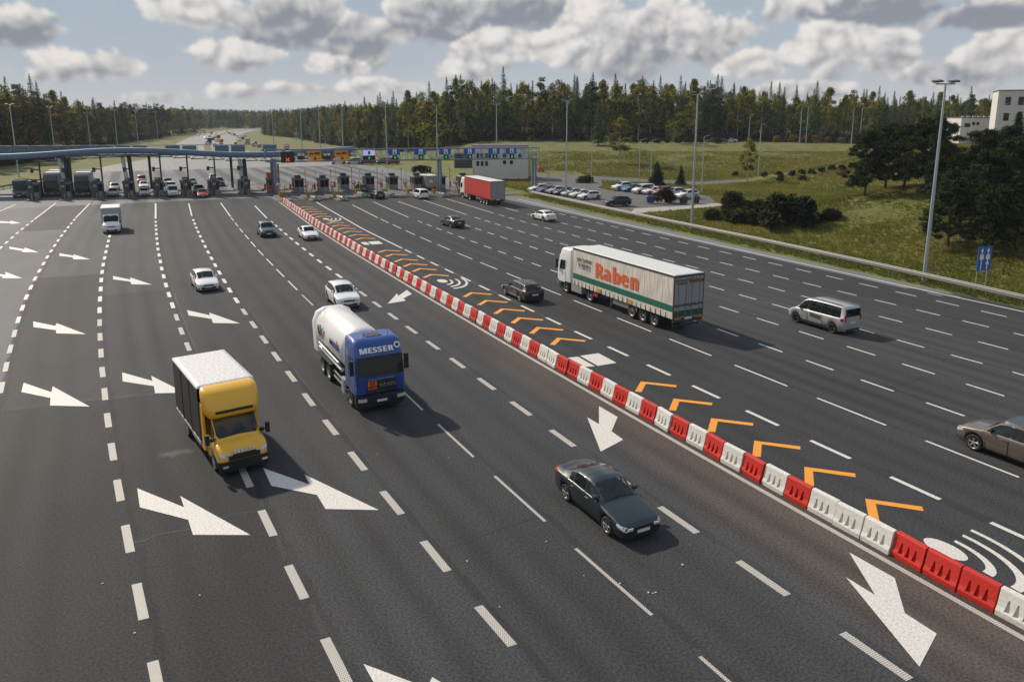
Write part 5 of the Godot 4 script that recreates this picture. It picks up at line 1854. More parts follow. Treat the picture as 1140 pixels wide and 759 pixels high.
	# islands, booths, posts and barriers
	for t in [-17.0, -12.0, -7.0, -2.0, 2.9, 7.5, 12.2, 17.5]:
		var s0: float = 150.0 - 0.25 * t
		island(t, -s0 + 1.0, -s0 - 17.0, "low concrete toll island under the wavy roof", false)
		booth(t, -s0 - 4.5, "toll booth on an island under the wavy roof")
		var gp := thing("lane_portal", "dark portal post with a signal head beside an exit lane", "portal", Vector3(t + 0.75, 0.2, -s0 - 8.5), 0.0, "lane portals under the roof")
		st = S()
		tube(st, Vector3(0, 0, 0), Vector3(0, canopy_top(t) - 1.4, 0), 0.14, 0.14, 8)
		part("post", st, dark, gp)
		st = S()
		box(st, Vector3(-0.7, 4.6, 0.1), Vector3(1.3, 0.2, 0.2))
		part("arm", st, dark, gp)
		st = S()
		box(st, Vector3(-1.2, 4.5, 0.25), Vector3(0.5, 0.8, 0.25))
		part("signal_head", st, mat("booth_unit", Color(0.04, 0.042, 0.045), 0.6), gp)
		var bl := thing("guard_bollard", "short striped bollard at the tip of an exit island", "bollard", Vector3(t, 0.2, -s0 + 0.2), 0.0, "island bollards")
		st = S()
		tube(st, Vector3(0, 0, 0), Vector3(0, 1.0, 0), 0.13, 0.13, 8)
		part("post", st, hazard(), bl)
		var cab := thing("equipment_cabinet", "dark equipment cabinet behind an exit booth", "cabinet", Vector3(t, 0.2, -s0 - 11.0), 0.0, "equipment cabinets")
		st = S()
		stack(st, [[0, 0.6, -1.0, 1.0, 0.06], [2.2, 0.6, -1.0, 1.0, 0.06], [2.3, 0.5, -0.9, 0.9, 0.06]])
		part("housing", st, mat("booth_grey", Color(0.16, 0.165, 0.17), 0.5), cab)
		var pb := thing("payment_post", "dark payment column beside an exit-lane booth", "terminal", Vector3(t - 0.2, 0.2, -s0 - 0.8), 0.0, "payment posts")
		st = S()
		stack(st, [[0, 0.45, -0.4, 0.5, 0.15], [2.9, 0.42, -0.4, 0.45, 0.15], [3.2, 0.3, -0.3, 0.35, 0.12]])
		part("column", st, mat("booth_unit", Color(0.04, 0.042, 0.045), 0.6), pb)
		st = S()
		box(st, Vector3(0, 2.2, 0.5), Vector3(0.5, 0.4, 0.06))
		part("panel", st, mat("booth_panel", Color(0.25, 0.26, 0.26), 0.5), pb)
	var tips := [[22.6, 134.5], [27.0, 132.0], [31.3, 130.0], [36.2, 134.0], [40.7, 132.0], [44.9, 130.0], [49.3, 128.0], [53.4, 126.0], [57.8, 124.5]]
	for q in tips:
		var t: float = q[0]
		var s0: float = q[1]
		var first: bool = q[0] < 24.0
		island(t, -s0, -s0 - 32.0, "long toll island at the end of the barrier row" if first else "long toll island with a green impact nose", not first)
		booth(t, -s0 - 16.5, "grey toll booth with roof unit on an entry-lane island")
		var hb := thing("hazard_block", "yellow and black striped crash block on a toll island", "crash block", Vector3(t, 0.2, -s0 - 5.6), 0.0, "striped crash blocks")
		st = S()
		stack(st, [[0, 0.5, -0.5, 0.5, 0.12], [0.9, 0.5, -0.5, 0.5, 0.12]])
		part("block", st, hazard(), hb)
		st = S()
		box(st, Vector3(-0.5, 1.35, -0.3), Vector3(0.16, 1.6, 0.12), Basis(Vector3.BACK, 0.25))
		box(st, Vector3(0.5, 1.35, -0.3), Vector3(0.16, 1.6, 0.12), Basis(Vector3.BACK, -0.25))
		part("post", st, hazard(), hb)
		var sg := thing("round_sign", "round red-rimmed sign on a post at the tip of a toll island", "sign", Vector3(t - 0.4, 0.2, -s0 - 6.8), 0.0, "round island signs")
		st = S()
		tube(st, Vector3(0, 0, -0.06), Vector3(0, 2.2, -0.06), 0.04, 0.04, 6)
		part("post", st, mat("post_grey", Color(0.3, 0.3, 0.3), 0.5), sg)
		round_sign(sg, Vector3(0, 2.1, 0), 0.45)
		barrier_arm(t - 0.5, -s0 - 22.0, 1.0, "raised red and white boom barrier beside a booth", t > 30.0)
		var lp := thing("signal_pole", "slim red and white signal pole beside a toll booth", "pole", Vector3(t + 0.7, 0.2, -s0 - 12.5), 0.0, "signal poles")
		for k in 5:
			st = S()
			tube(st, Vector3(0, k * 0.9, 0), Vector3(0, k * 0.9 + 0.9, 0), 0.06, 0.06, 6)
			part("pole_section", st, mat("pole_red", Color(0.3, 0.03, 0.03), 0.5) if k % 2 == 0 else mat("post_grey", Color.GRAY), lp)
	barrier_arm(13.4, -160.0, 1.0, "lowered red and white boom across an empty exit lane", false)
	barrier_arm(18.6, -158.0, 1.0, "lowered red and white boom beside the closed island", false)
	# equipment on the closed middle island
	var eq := thing("control_cabinet", "blue control cabinet with orange panels on the middle island", "cabinet", Vector3(22.9, 0.2, -150.0))
	st = S()
	stack(st, [[0, 0.55, -0.6, 0.6, 0.08], [6.2, 0.5, -0.5, 0.5, 0.08]])
	part("column", st, mat("cabinet_blue", Color(0.06, 0.11, 0.22), 0.5), eq)
	for y in [0.9, 3.3]:
		st = S()
		box(st, Vector3(-0.9, y, 0.7), Vector3(1.1, 1.0, 0.1))
		part("orange_panel", st, mat("cabinet_orange", Color(0.4, 0.06, 0.02), 0.5), eq)
	st = S()
	box(st, Vector3(0.75, 3.2, 0.6), Vector3(0.35, 4.4, 0.1))
	part("striped_board", st, hazard(), eq)

var pavings := []

func build_right_side() -> void:
	# car park, access road and path
	var lot := textured("lot_asphalt", Color(0.07, 0.068, 0.066), Color(0.13, 0.125, 0.12), 12.0, 0.85, 61)
	var kerb := textured("kerb_concrete", Color(0.26, 0.24, 0.21), Color(0.42, 0.4, 0.36), 4.0, 0.85, 62)
	var drape := func(called: String, px: Array, m: Material, lift: float) -> void:
		var pts := PackedVector2Array()
		for p in px:
			var g := G(p[0], p[1])
			pts.append(Vector2(g.x, g.z))
		var st := S()
		pavings.append(pts)
		sheet(st, pts, lift)
		structure(called, st.commit(), m)
	drape.call("car_park", [[600, 205], [590, 214], [640, 226], [700, 236], [800, 228], [790, 218], [700, 206], [680, 212], [660, 207], [640, 205]], lot, -0.03)
	drape.call("access_road", [[596, 191], [640, 192], [668, 198], [672, 206], [660, 212], [640, 206], [600, 204]], lot, -0.026)
	drape.call("pavement", [[706, 232], [800, 226], [808, 229], [702, 238]], kerb, -0.022)
	drape.call("footpath", [[596, 193.5], [596, 191.5], [680, 197], [780, 202], [880, 196], [880, 199], [780, 206], [680, 201]], lot, -0.018)
	# masts
	for p in [[1029, 312], [770, 254], [630, 218.5]]:
		mast("tall floodlight mast standing in the verge behind the guard rail", G(p[0], p[1]) - Vector3(0, 0.0, 0), "floodlight masts in the verge")
	for p in [[553, 185], [487.5, 200], [432, 215], [384, 240], [359, 255], [339, 285], [308, 330]]:
		mast("tall light mast rising behind the sign gantry", far_at(p[0], p[1]), "masts behind the gantry")
	for p in [[23, 185], [66, 235], [106, 290], [136, 345], [159, 400], [181, 480], [213, 560]]:
		mast("tall light mast in front of the roadside wood", far_at(p[0], p[1]), "masts before the wood")
	for p in [[611, 178, 8.0], [658, 168, 9.0], [711, 160, 9.5], [724, 175, 9.0], [781, 150, 10.5], [843, 185, 12.0], [830, 232, 11.0], [886, 250, 12.0], [893, 250, 12.0], [943, 250, 12.0], [952, 245, 12.0], [1101, 128, 12.0]]:
		mast("slender street lamp by the car park and plateau", far_at(p[0], p[1]), "street lamps by the car park", p[2], 1)
	# direction sign
	var o := thing("direction_sign", "blue lane-direction sign on two posts behind the guard rail", "sign", G(1092, 323.5), -0.2)
	var st := S()
	box(st, Vector3(0, 2.75, 0), Vector3(1.4, 2.05, 0.05))
	part("panel", st, mat("sign_blue", Color(0.012, 0.1, 0.42), 0.45), o)
	var white := mat("sign_white", Color(0.75, 0.75, 0.73), 0.5)
	for k in 2:
		var x := -0.32 + 0.62 * k
		st = S()
		box(st, Vector3(x, 2.35, 0.03), Vector3(0.09, 1.1, 0.012))
		slab(st, PackedVector2Array([Vector2(-0.16, 0), Vector2(0.16, 0), Vector2(0, 0.3)]), Vector3(x, 3.35, 0.026), Vector3.RIGHT, Vector3.UP, Vector3(0, 0, 0.012))
		box(st, Vector3(x, 3.2, 0.03), Vector3(0.09, 0.4, 0.012))
		part("arrow", st, white, o)
		st = S()
		box(st, Vector3(x, 2.85, 0.038), Vector3(0.38, 0.36, 0.012))
		part("emblem", st, white, o)
		st = S()
		box(st, Vector3(x, 3.08, 0.036), Vector3(0.34, 0.06, 0.012))
		part("bar", st, mat("sign_yellow", Color(0.8, 0.6, 0.02), 0.5), o)
	st = S()
	lathe(st, Vector3(0.3, 2.32, 0.03), Vector3(0, 0, 1), [[0.0, 0.16], [0.015, 0.16], [0.015, 0.0]], 14)
	part("ring", st, white, o)
	for x in [-0.5, 0.5]:
		st = S()
		tube(st, Vector3(x, -0.4, -0.06), Vector3(x, 3.6, -0.06), 0.045, 0.045, 8)
		part("post", st, mat("post_grey", Color(0.3, 0.3, 0.3), 0.5), o)
	# buildings
	var wall := textured("render_white", Color(0.5, 0.48, 0.46), Color(0.64, 0.62, 0.6), 6.0, 0.8, 63)
	var b := far_at(1125, 168)
	building("office_block", "white office block with dark windows on the plateau", b, -0.93, 9.0, 14.0, 12.0, [[-2.6, 9.8, 0.9, 1.6], [-0.2, 9.8, 0.9, 1.6], [-2.6, 6.4, 0.9, 1.5], [-0.2, 6.4, 0.9, 1.5], [2.3, 9.8, 0.9, 1.6], [2.3, 6.4, 0.9, 1.5], [-2.6, 3.0, 0.9, 1.5], [2.3, 3.0, 0.9, 1.5]], wall)
	b = far_at(1084, 190)
	var lo := building("low_building", "low white flat-roofed building with parapet blocks beside the office", b, -0.6, 9.5, 9.0, 6.2, [[-3.3, 4.4, 1.2, 0.8], [-1.9, 4.8, 0.5, 0.6], [-0.9, 4.8, 0.5, 0.6], [2.6, 4.2, 0.9, 0.9], [-2.2, 1.6, 0.5, 0.6], [-1.2, 1.6, 0.5, 0.6], [2.9, 1.2, 1.0, 2.2]], wall)
	for k in 8:
		st = S()
		box(st, Vector3(-4.4 + k * 1.25, 6.4, -0.2), Vector3(0.7, 0.45, 0.4))
		part("parapet_block", st, wall, lo)
	b = far_at(557, 178)
	b.y = 0.0
	var sv := building("service_building", "white service building with small windows behind the gantry", b, -YAW, 13.0, 8.0, 7.6, [[-5.2, 5.4, 0.5, 1.0], [-4.2, 5.4, 0.5, 1.0], [-3.2, 5.4, 0.5, 1.0], [-2.4, 5.4, 0.5, 1.0], [-5.2, 3.6, 0.5, 1.0], [-4.2, 3.6, 0.5, 1.0], [-3.2, 3.6, 0.5, 1.0], [1.0, 5.4, 0.6, 0.7], [2.6, 5.4, 0.6, 0.7], [1.0, 3.9, 0.6, 0.7], [2.6, 3.9, 0.6, 0.7], [4.6, 5.4, 0.6, 0.7]], wall)
	st = S()
	box(st, Vector3(-8.6, 4.2, -0.6), Vector3(4.2, 3.4, 0.5))
	part("louvre_wall", st, mat("louvre_dark", Color(0.02, 0.022, 0.028), 0.5), sv)
	for k in 7:
		st = S()
		box(st, Vector3(-8.6, 2.7 + k * 0.5, -0.32), Vector3(4.2, 0.06, 0.06))
		part("louvre_slat", st, mat("steel_grey", Color(0.25, 0.25, 0.26), 0.5, 0.5), sv)
	# small things by the access road
	for p in [[584, 190, "cabinet_yellow", Color(0.5, 0.26, 0.02), "yellow works machine parked behind the gantry leg"], [602, 192, "cabinet_orange", Color(0.4, 0.06, 0.02), "orange road-works trailer on the grass by the gantry leg"]]:
		var g := G(p[0], p[1])
		var q := thing("works_trailer", p[4], "trailer", g, -YAW)
		st = S()
		stack(st, [[0.4, 0.9, -0.7, 0.7, 0.15], [1.1, 0.9, -0.7, 0.7, 0.15], [1.5, 0.6, -0.5, 0.5, 0.15]])
		part("body", st, mat(p[2], p[3], 0.5), q)
		for sx in [-0.7, 0.7]:
			wheel(q, Vector3(sx, 0.3, 0), 0.3, 0.2, 0, mat("lorry_rim", Color(0.3, 0.3, 0.3), 0.5, 0.4))
	# bins by the car park
	for p in [[724, 226, "bin_blue", Color(0.03, 0.07, 0.2), "blue lidded waste container by the car park"], [761, 227, "bin_dark", Color(0.03, 0.035, 0.05), "dark waste container by the car park"], [774, 226.5, "bin_dark", Color(0.03, 0.035, 0.05), "dark waste container by the car park"]]:
		var q := thing("waste_container", p[4], "bin", G(p[0], p[1]), -YAW, "waste containers")
		st = S()
		stack(st, [[0.1, 0.55, -0.4, 0.4, 0.08], [1.1, 0.68, -0.5, 0.5, 0.1]])
		part("bin_body", st, mat(p[2], p[3], 0.5), q)
		st = S()
		stack(st, [[1.1, 0.72, -0.54, 0.54, 0.1], [1.3, 0.5, -0.4, 0.4, 0.1]])
		part("lid", st, mat(p[2], p[3], 0.5), q)
	# fence along the foot of the slope
	var fence := thing("wire_fence", "thin wire fence along the foot of the grass slope", "fence", Vector3.ZERO)
	var pm := S()
	tube(pm, Vector3(0, -0.2, 0), Vector3(0, 1.5, 0), 0.035, 0.035, 5)
	var post := done(pm)
	for k in 34:
		var q := far_at(622.0 + k * 7.2, 190.0 + 6.0 * sin(k * 0.2))
		part("post", post, mat("post_dark", Color(0.06, 0.06, 0.06), 0.6), fence, q)
	for y in [0.5, 1.0, 1.45]:
		st = S()
		for k in 33:
			tube(st, far_at(622.0 + k * 7.2, 190.0 + 6.0 * sin(k * 0.2)) + Vector3(0, y, 0), far_at(622.0 + (k + 1) * 7.2, 190.0 + 6.0 * sin((k + 1) * 0.2)) + Vector3(0, y, 0), 0.012, 0.012, 4)
		part("wire", st, mat("post_dark", Color.BLACK), fence)

func build_woods() -> void:
	var kinds := {}
	for k in [["spruce", 21.0, 2400], ["spruce", 19.0, 2200], ["spruce", 22.0, 2400], ["pine", 20.0, 1600], ["birch", 18.0, 2600], ["birch", 20.0, 2800], ["birch", 17.0, 2600], ["brown", 17.0, 2400], ["brown", 19.0, 2400], ["green", 9.0, 1600]]:
		var key: String = k[0]
		if not kinds.has(key):
			kinds[key] = []
		kinds[key].append(tree_kind(k[0], k[1], k[2], 100 + kinds.size() * 10 + kinds[key].size()))
	var words := {"spruce": "tall dark spruce", "pine": "bare-stemmed pine with a dark top", "birch": "yellowing birch with a pale trunk", "brown": "brown autumn broadleaf tree", "green": "small yellow-green tree"}
	var mass := {}
	var edge_r := [[300, 600], [330, 520], [360, 420], [400, 350], [440, 310], [480, 290], [600, 285], [760, 285], [850, 275], [950, 262], [1050, 290], [1180, 330]]
	var edge_l := [[-70, 190], [20, 235], [60, 265], [100, 320], [143, 420], [180, 510], [224, 700]]
	rng.seed = 77
	var singles := 0
	for side in 2:
		var edge: Array = edge_r if side == 0 else edge_l
		for row in 8:
			var u: float = edge[0][0]
			while u < edge[-1][0]:
				var depth := curve(edge, u) + row * 8.0 + rng.randf_range(-3.0, 3.0)
				var p := far_at(u + rng.randf_range(-3, 3), depth)
				u += (4.2 + row * 0.25) * FOCAL / depth * rng.randf_range(0.75, 1.35)
				var r := rng.randf()
				var kind := "spruce"
				if side == 0:
					kind = "spruce" if r < (0.34 if row < 3 else 0.6) else ("birch" if r < 0.82 else ("pine" if r < 0.88 else "brown"))
				else:
					kind = "birch" if r < 0.28 else ("brown" if r < 0.62 else ("pine" if r < 0.8 else "spruce"))
				var v: Array = kinds[kind][rng.randi() % kinds[kind].size()]
				var size := rng.randf_range(0.7, 1.02) * ((1.4 if u < 90.0 else 1.15) if side == 1 else curve([[300, 0.8], [360, 0.95], [420, 1.08], [500, 1.2], [700, 1.2], [800, 1.14], [880, 1.02], [950, 0.92], [1180, 0.9]], u))
				if row < 3 and singles < 290:
					singles += 1
					tree(kind + "_tree", v, words[kind] + (" at the edge of the wood on the rise" if side == 0 else " in the wood beside the exit carriageway"), "tree", p, rng.randf() * TAU, size, ("birches" if kind == "birch" else kind + " trees") + (" of the hillside wood" if side == 0 else " of the roadside wood"), rng.randf_range(0.9, 1.25))
				else:
					for i in 2:
						var key := kind + str(kinds[kind].find(v)) + str(i)
						if not mass.has(key):
							mass[key] = [v[1 - i], v[2] if i else null, []]
						mass[key][2].append(Transform3D(Basis(Vector3.UP, rng.randf() * TAU).scaled(Vector3.ONE * size), p))
	# the far woods along the motorway and on the ridges
	for k in 9000:
		var u := rng.randf_range(-120.0, 1300.0)
		var depth := rng.randf_range(560.0, 1900.0)
		var p := far_at(u, depth)
		var s := -p.z
		if (absf(p.x - road_centre(s)) < 26.0 and depth < 900.0) or (u > 300.0 and u < 1000.0 and depth < 700.0):
			continue
		if u > 180.0 and u < 310.0 and depth < 900.0 and absf(p.x - road_centre(s)) < 40.0:
			continue
		var kind: String = ["spruce", "spruce", "pine", "birch", "brown"][rng.randi() % 5]
		var v: Array = kinds[kind][0]
		var key := kind + "00"
		if not mass.has(key):
			mass[key] = [v[1], null, []]
		mass[key][2].append(Transform3D(Basis(Vector3.UP, rng.randf() * TAU).scaled(Vector3(1.6, 1.0, 1.6)), p))
	var wood := thing("forest", "deep mixed wood behind the edge trees and on far ridges", "forest", Vector3.ZERO, 0.0, "", "stuff")
	for key in mass:
		var mm := MultiMesh.new()
		mm.transform_format = MultiMesh.TRANSFORM_3D
		mm.mesh = mass[key][0]
		mm.instance_count = mass[key][2].size()
		for i in mm.instance_count:
			mm.set_instance_transform(i, mass[key][2][i])
		var mi := MultiMeshInstance3D.new()
		mi.name = "trunks" if mass[key][1] else "crowns"
		mi.multimesh = mm
		mi.material_override = mass[key][1] if mass[key][1] else plant_material("foliage")
		wood.add_child(mi, true)

	# undergrowth along the foot of the woods
	var low := [tree_kind("bush_bare", 2.4, 700, 461), tree_kind("bush_dark", 2.4, 700, 462), tree_kind("bush_bare", 3.0, 800, 463)]
	rng.seed = 12
	var scrub := thing("undergrowth", "brown and green scrub along the foot of the woods", "undergrowth", Vector3.ZERO, 0.0, "", "stuff")
	for v in 3:
		var um := MultiMesh.new()
		um.transform_format = MultiMesh.TRANSFORM_3D
		um.mesh = low[v][1]
		um.instance_count = 150
		for i in 150:
			var edge: Array = edge_r if i % 3 else edge_l
			var u := rng.randf_range(edge[0][0], edge[-1][0])
			um.set_instance_transform(i, Transform3D(Basis(Vector3.UP, rng.randf() * TAU).scaled(Vector3.ONE * rng.randf_range(0.7, 1.5)), far_at(u, curve(edge, u) + rng.randf_range(-5.0, 6.0))))
		var ui := MultiMeshInstance3D.new()
		ui.name = "shrubs"
		ui.multimesh = um
		ui.material_override = plant_material("foliage")
		scrub.add_child(ui, true)

	# single trees and bushes nearer the road
	var at := func(u: float, v: float, depth: float) -> Vector3: return far_at(u, depth) if depth > 0.0 else G(u, v)
	for q in [[689, 214, "birch", "yellow birch standing alone on the grass slope", 0.68], [665, 250, "spruce", "narrow dark spruce at the foot of the wood", 0.7], [753, 256, "green", "round yellow-green tree before the dark wood", 1.15], [487, 255, "green", "wide olive-green tree beside a light mast", 1.75], [831, 170, "birch", "thin pale yellow birch near the footpath", 0.52], [1042, 92, "brown", "", 0.0]]:
		if q[4] > 0.0:
			tree(q[2] + "_tree", kinds[q[2]][0], q[3], "tree", far_at(q[0], q[1]), 1.0, q[4], "", 1.9 if q[0] == 689 else 1.3)
	var gs := tree_kind("garden_spruce", 6.0, 6000, 401)
	tree("garden_spruce", gs, "small dense spruce beside the car park", "tree", G(731, 207), 0.0, 0.85)
	tree("thuja_tree", tree_kind("thuja", 5.0, 4500, 402), "slim dark thuja beside the car park spruce", "tree", G(758, 206), 0.0, 0.85)
	var bp := [tree_kind("bank_pine", 9.0, 16000, 411), tree_kind("bank_pine", 9.0, 16000, 412), tree_kind("bank_pine", 8.0, 15000, 413)]
	for q in [[963, 105, 0, 1.0], [985, 112, 1, 1.05], [1006, 108, 2, 1.1], [1030, 102, 0, 1.12], [1046, 110, 1, 1.0], [1072, 84, 2, 1.02], [1098, 80, 0, 1.0], [1125, 84, 1, 1.0], [1150, 86, 2, 1.1], [1088, 92, 1, 1.0], [1118, 98, 0, 0.95], [1062, 78, 1, 0.8], [1112, 74, 2, 0.85], [1138, 72, 0, 0.9], [1050, 95, 2, 0.9]]:
		tree("bank_pine", bp[q[2]], "broad dark pine growing on the grass bank above the road" if q[0] > 1060 else "broad dark pine on the bank behind the floodlight mast", "tree", far_at(q[0], q[1]), q[0] * 1.7, q[3], "pines by the direction sign" if q[0] > 1060 else "pines by the floodlight mast")
	var sp := tree_kind("spruce", 10.0, 3000, 415)
	tree("spruce_tree", sp, "spruce with open branches in front of the office block", "tree", far_at(1124, 120), 0.5, 0.95, "", 1.8)
	var bd := [tree_kind("bush_dark", 2.0, 4400, 421), tree_kind("bush_dark", 2.2, 4400, 422)]
	for q in [[795, 106, 0.7], [812, 104, 0.8], [828, 101, 0.9], [846, 99, 1.1], [862, 98, 1.5], [876, 96, 2.2], [888, 98, 1.6], [852, 108, 1.1], [838, 112, 0.9]]:
		tree("dark_bush", bd[int(q[0]) % 2], "dark evergreen bush in the thicket behind the guard rail", "bush", far_at(q[0], q[1]), q[0], q[2], "dark bushes of the thicket", 1.15)
	tree("bare_bush", tree_kind("bush_bare", 1.6, 3800, 431), "low dead brown bush on the grass bank", "bush", far_at(925, 96), 0.0, 0.85, "", 1.9)
	tree("bare_bush", tree_kind("bush_bare", 3.4, 3800, 432), "reddish bare shrub above the dark thicket", "bush", far_at(818, 118), 0.0, 0.9)
	tree("orange_tree", tree_kind("bush_orange", 4.0, 3800, 433), "orange-leaved small tree before the low building", "tree", far_at(1080, 130), 0.0, 1.0)
	tree("red_bush", tree_kind("bush_red", 2.2, 2600, 434), "dark red shrub among the parked cars", "bush", G(741, 226), 0.0, 1.2)
	tree("red_bush", tree_kind("bush_red", 3.0, 2600, 435), "dark red shrub by the office block", "bush", far_at(1112, 125), 0.0, 1.1)
	var yb := [tree_kind("bush_yellow", 3.0, 2200, 441), tree_kind("bush_yellow", 2.6, 2200, 442)]
	for q in [[366, 262, 1.0], [372, 264, 1.1], [379, 262, 1.0], [386, 264, 0.9]]:
		tree("yellow_bush", yb[int(q[0]) % 2], "bright yellow bush in the bank behind the gantry", "bush", far_at(q[0], q[1]), q[0], q[2], "yellow bushes behind the gantry", 1.3)
	for q in [[862, 262], [878, 262], [890, 260], [904, 258], [918, 258], [932, 256], [945, 256]]:
		tree("yellow_shrub", yb[int(q[0]) % 2], "yellow shrub on the crest in front of the distant cars", "bush", far_at(q[0], q[1]), q[0], rng.randf_range(0.7, 1.1), "yellow shrubs on the crest")
	var ball := tree_kind("bush_dark", 1.3, 1400, 451)
	for q in [[850, 178], [866, 176], [881, 174], [891, 174], [902, 172], [913, 172], [924, 172], [935, 170], [946, 170], [868, 168], [892, 166], [818, 186]]:
		tree("ball_bush", ball, "small round clipped bush in the row along the footpath", "bush", far_at(q[0], q[1]), q[0], 1.0, "round bushes along the footpath")
	for q in [[704, 258], [716, 258], [728, 258], [740, 258], [752, 258], [764, 258], [776, 258], [796, 257]]:
		tree("crest_bush", ball, "small dark bush on the crest of the grass slope", "bush", far_at(q[0], q[1]), q[0], rng.randf_range(1.2, 1.9), "dark bushes on the crest")
	tree("oval_hedge", bd[0], "low oval dark hedge on the access road island", "hedge", G(653, 203), 0.0, 0.8, "", 1.7)
	tree("oval_hedge", bd[1], "dark hedge on the grass behind the gantry", "hedge", far_at(470, 200), 0.0, 0.9, "", 1.8)
	# grass tufts on the bank and the verge
	var tuft := S()
	rng.seed = 9
	for k in 9:
		var a := rng.randf() * TAU
		var d := Vector3(cos(a), 0, sin(a))
		var side := d.cross(Vector3.UP) * 0.035
		var b := d * rng.randf_range(0.0, 0.16)
		tri(tuft, b - side, b + side, b + d * rng.randf_range(0.05, 0.2) + Vector3(0, rng.randf_range(0.18, 0.42), 0))
	var gm := MultiMesh.new()
	gm.transform_format = MultiMesh.TRANSFORM_3D
	gm.use_colors = true
	gm.mesh = done(tuft)
	var spots := []
	var patch := FastNoiseLite.new()
	patch.frequency = 0.05
	while spots.size() < 110000:
		var u := rng.randf_range(560.0, 1160.0)
		var depth := 45.0 + 190.0 * pow(rng.randf(), 0.8)
		var p := far_at(u, depth)
		if p.x < 60.2 + maxf(0.0, -p.z - 40.0) * 0.035 or -p.z > 125.0 and p.x < 68.0:
			continue
		var paved := false
		for poly in pavings:
			paved = paved or Geometry2D.is_point_in_polygon(Vector2(p.x, p.z), poly)
		if paved:
			continue
		spots.append(p)
	gm.instance_count = spots.size()
	for i in spots.size():
		var p: Vector3 = spots[i]
		var f := patch.get_noise_2d(p.x, p.z)
		var c := Color(0.13, 0.15, 0.018).lerp(Color(0.25, 0.21, 0.045), clampf(0.5 + f * 1.6 + rng.randf_range(-0.3, 0.3), 0, 1))
		if p.x < 63.5:
			c = c.lerp(Color(0.12, 0.15, 0.02), 0.7)
		var k := rng.randf_range(0.6, 1.3)
		gm.set_instance_transform(i, Transform3D(Basis(Vector3.UP, rng.randf() * TAU).scaled(Vector3(k * 1.1, k * 0.8, k * 1.1)), p - Vector3(0, 0.08, 0)))
		gm.set_instance_color(i, c * rng.randf_range(0.6, 1.15))
	var gi := MultiMeshInstance3D.new()
	gi.name = "grass"
	gi.multimesh = gm
	gi.material_override = plant_material("foliage")
	add_child(gi)
	# scraps blown onto the carriageway
	var scraps := thing("road_litter", "tiny pale scraps scattered on the asphalt", "litter", Vector3.ZERO, 0.0, "", "stuff")
	for q in [[113.5, 650], [149.5, 705], [222, 663], [420, 506], [500, 510], [608, 603], [650, 641], [722, 660], [727, 661], [730, 660], [760, 629], [520, 625], [556, 676], [690, 650]]:
		var sc := S()
		var p := G(q[0], q[1])
		box(sc, p + Vector3(0, 0.02, 0), Vector3(rng.randf_range(0.02, 0.06), 0.015, rng.randf_range(0.02, 0.07)), Basis(Vector3.UP, q[0]))
		part("scrap", sc, mat("scrap_pale", Color(0.55, 0.53, 0.5), 0.7), scraps)
	tag(gi, "rough autumn grass covering the bank and verge", "grass", "", "stuff")

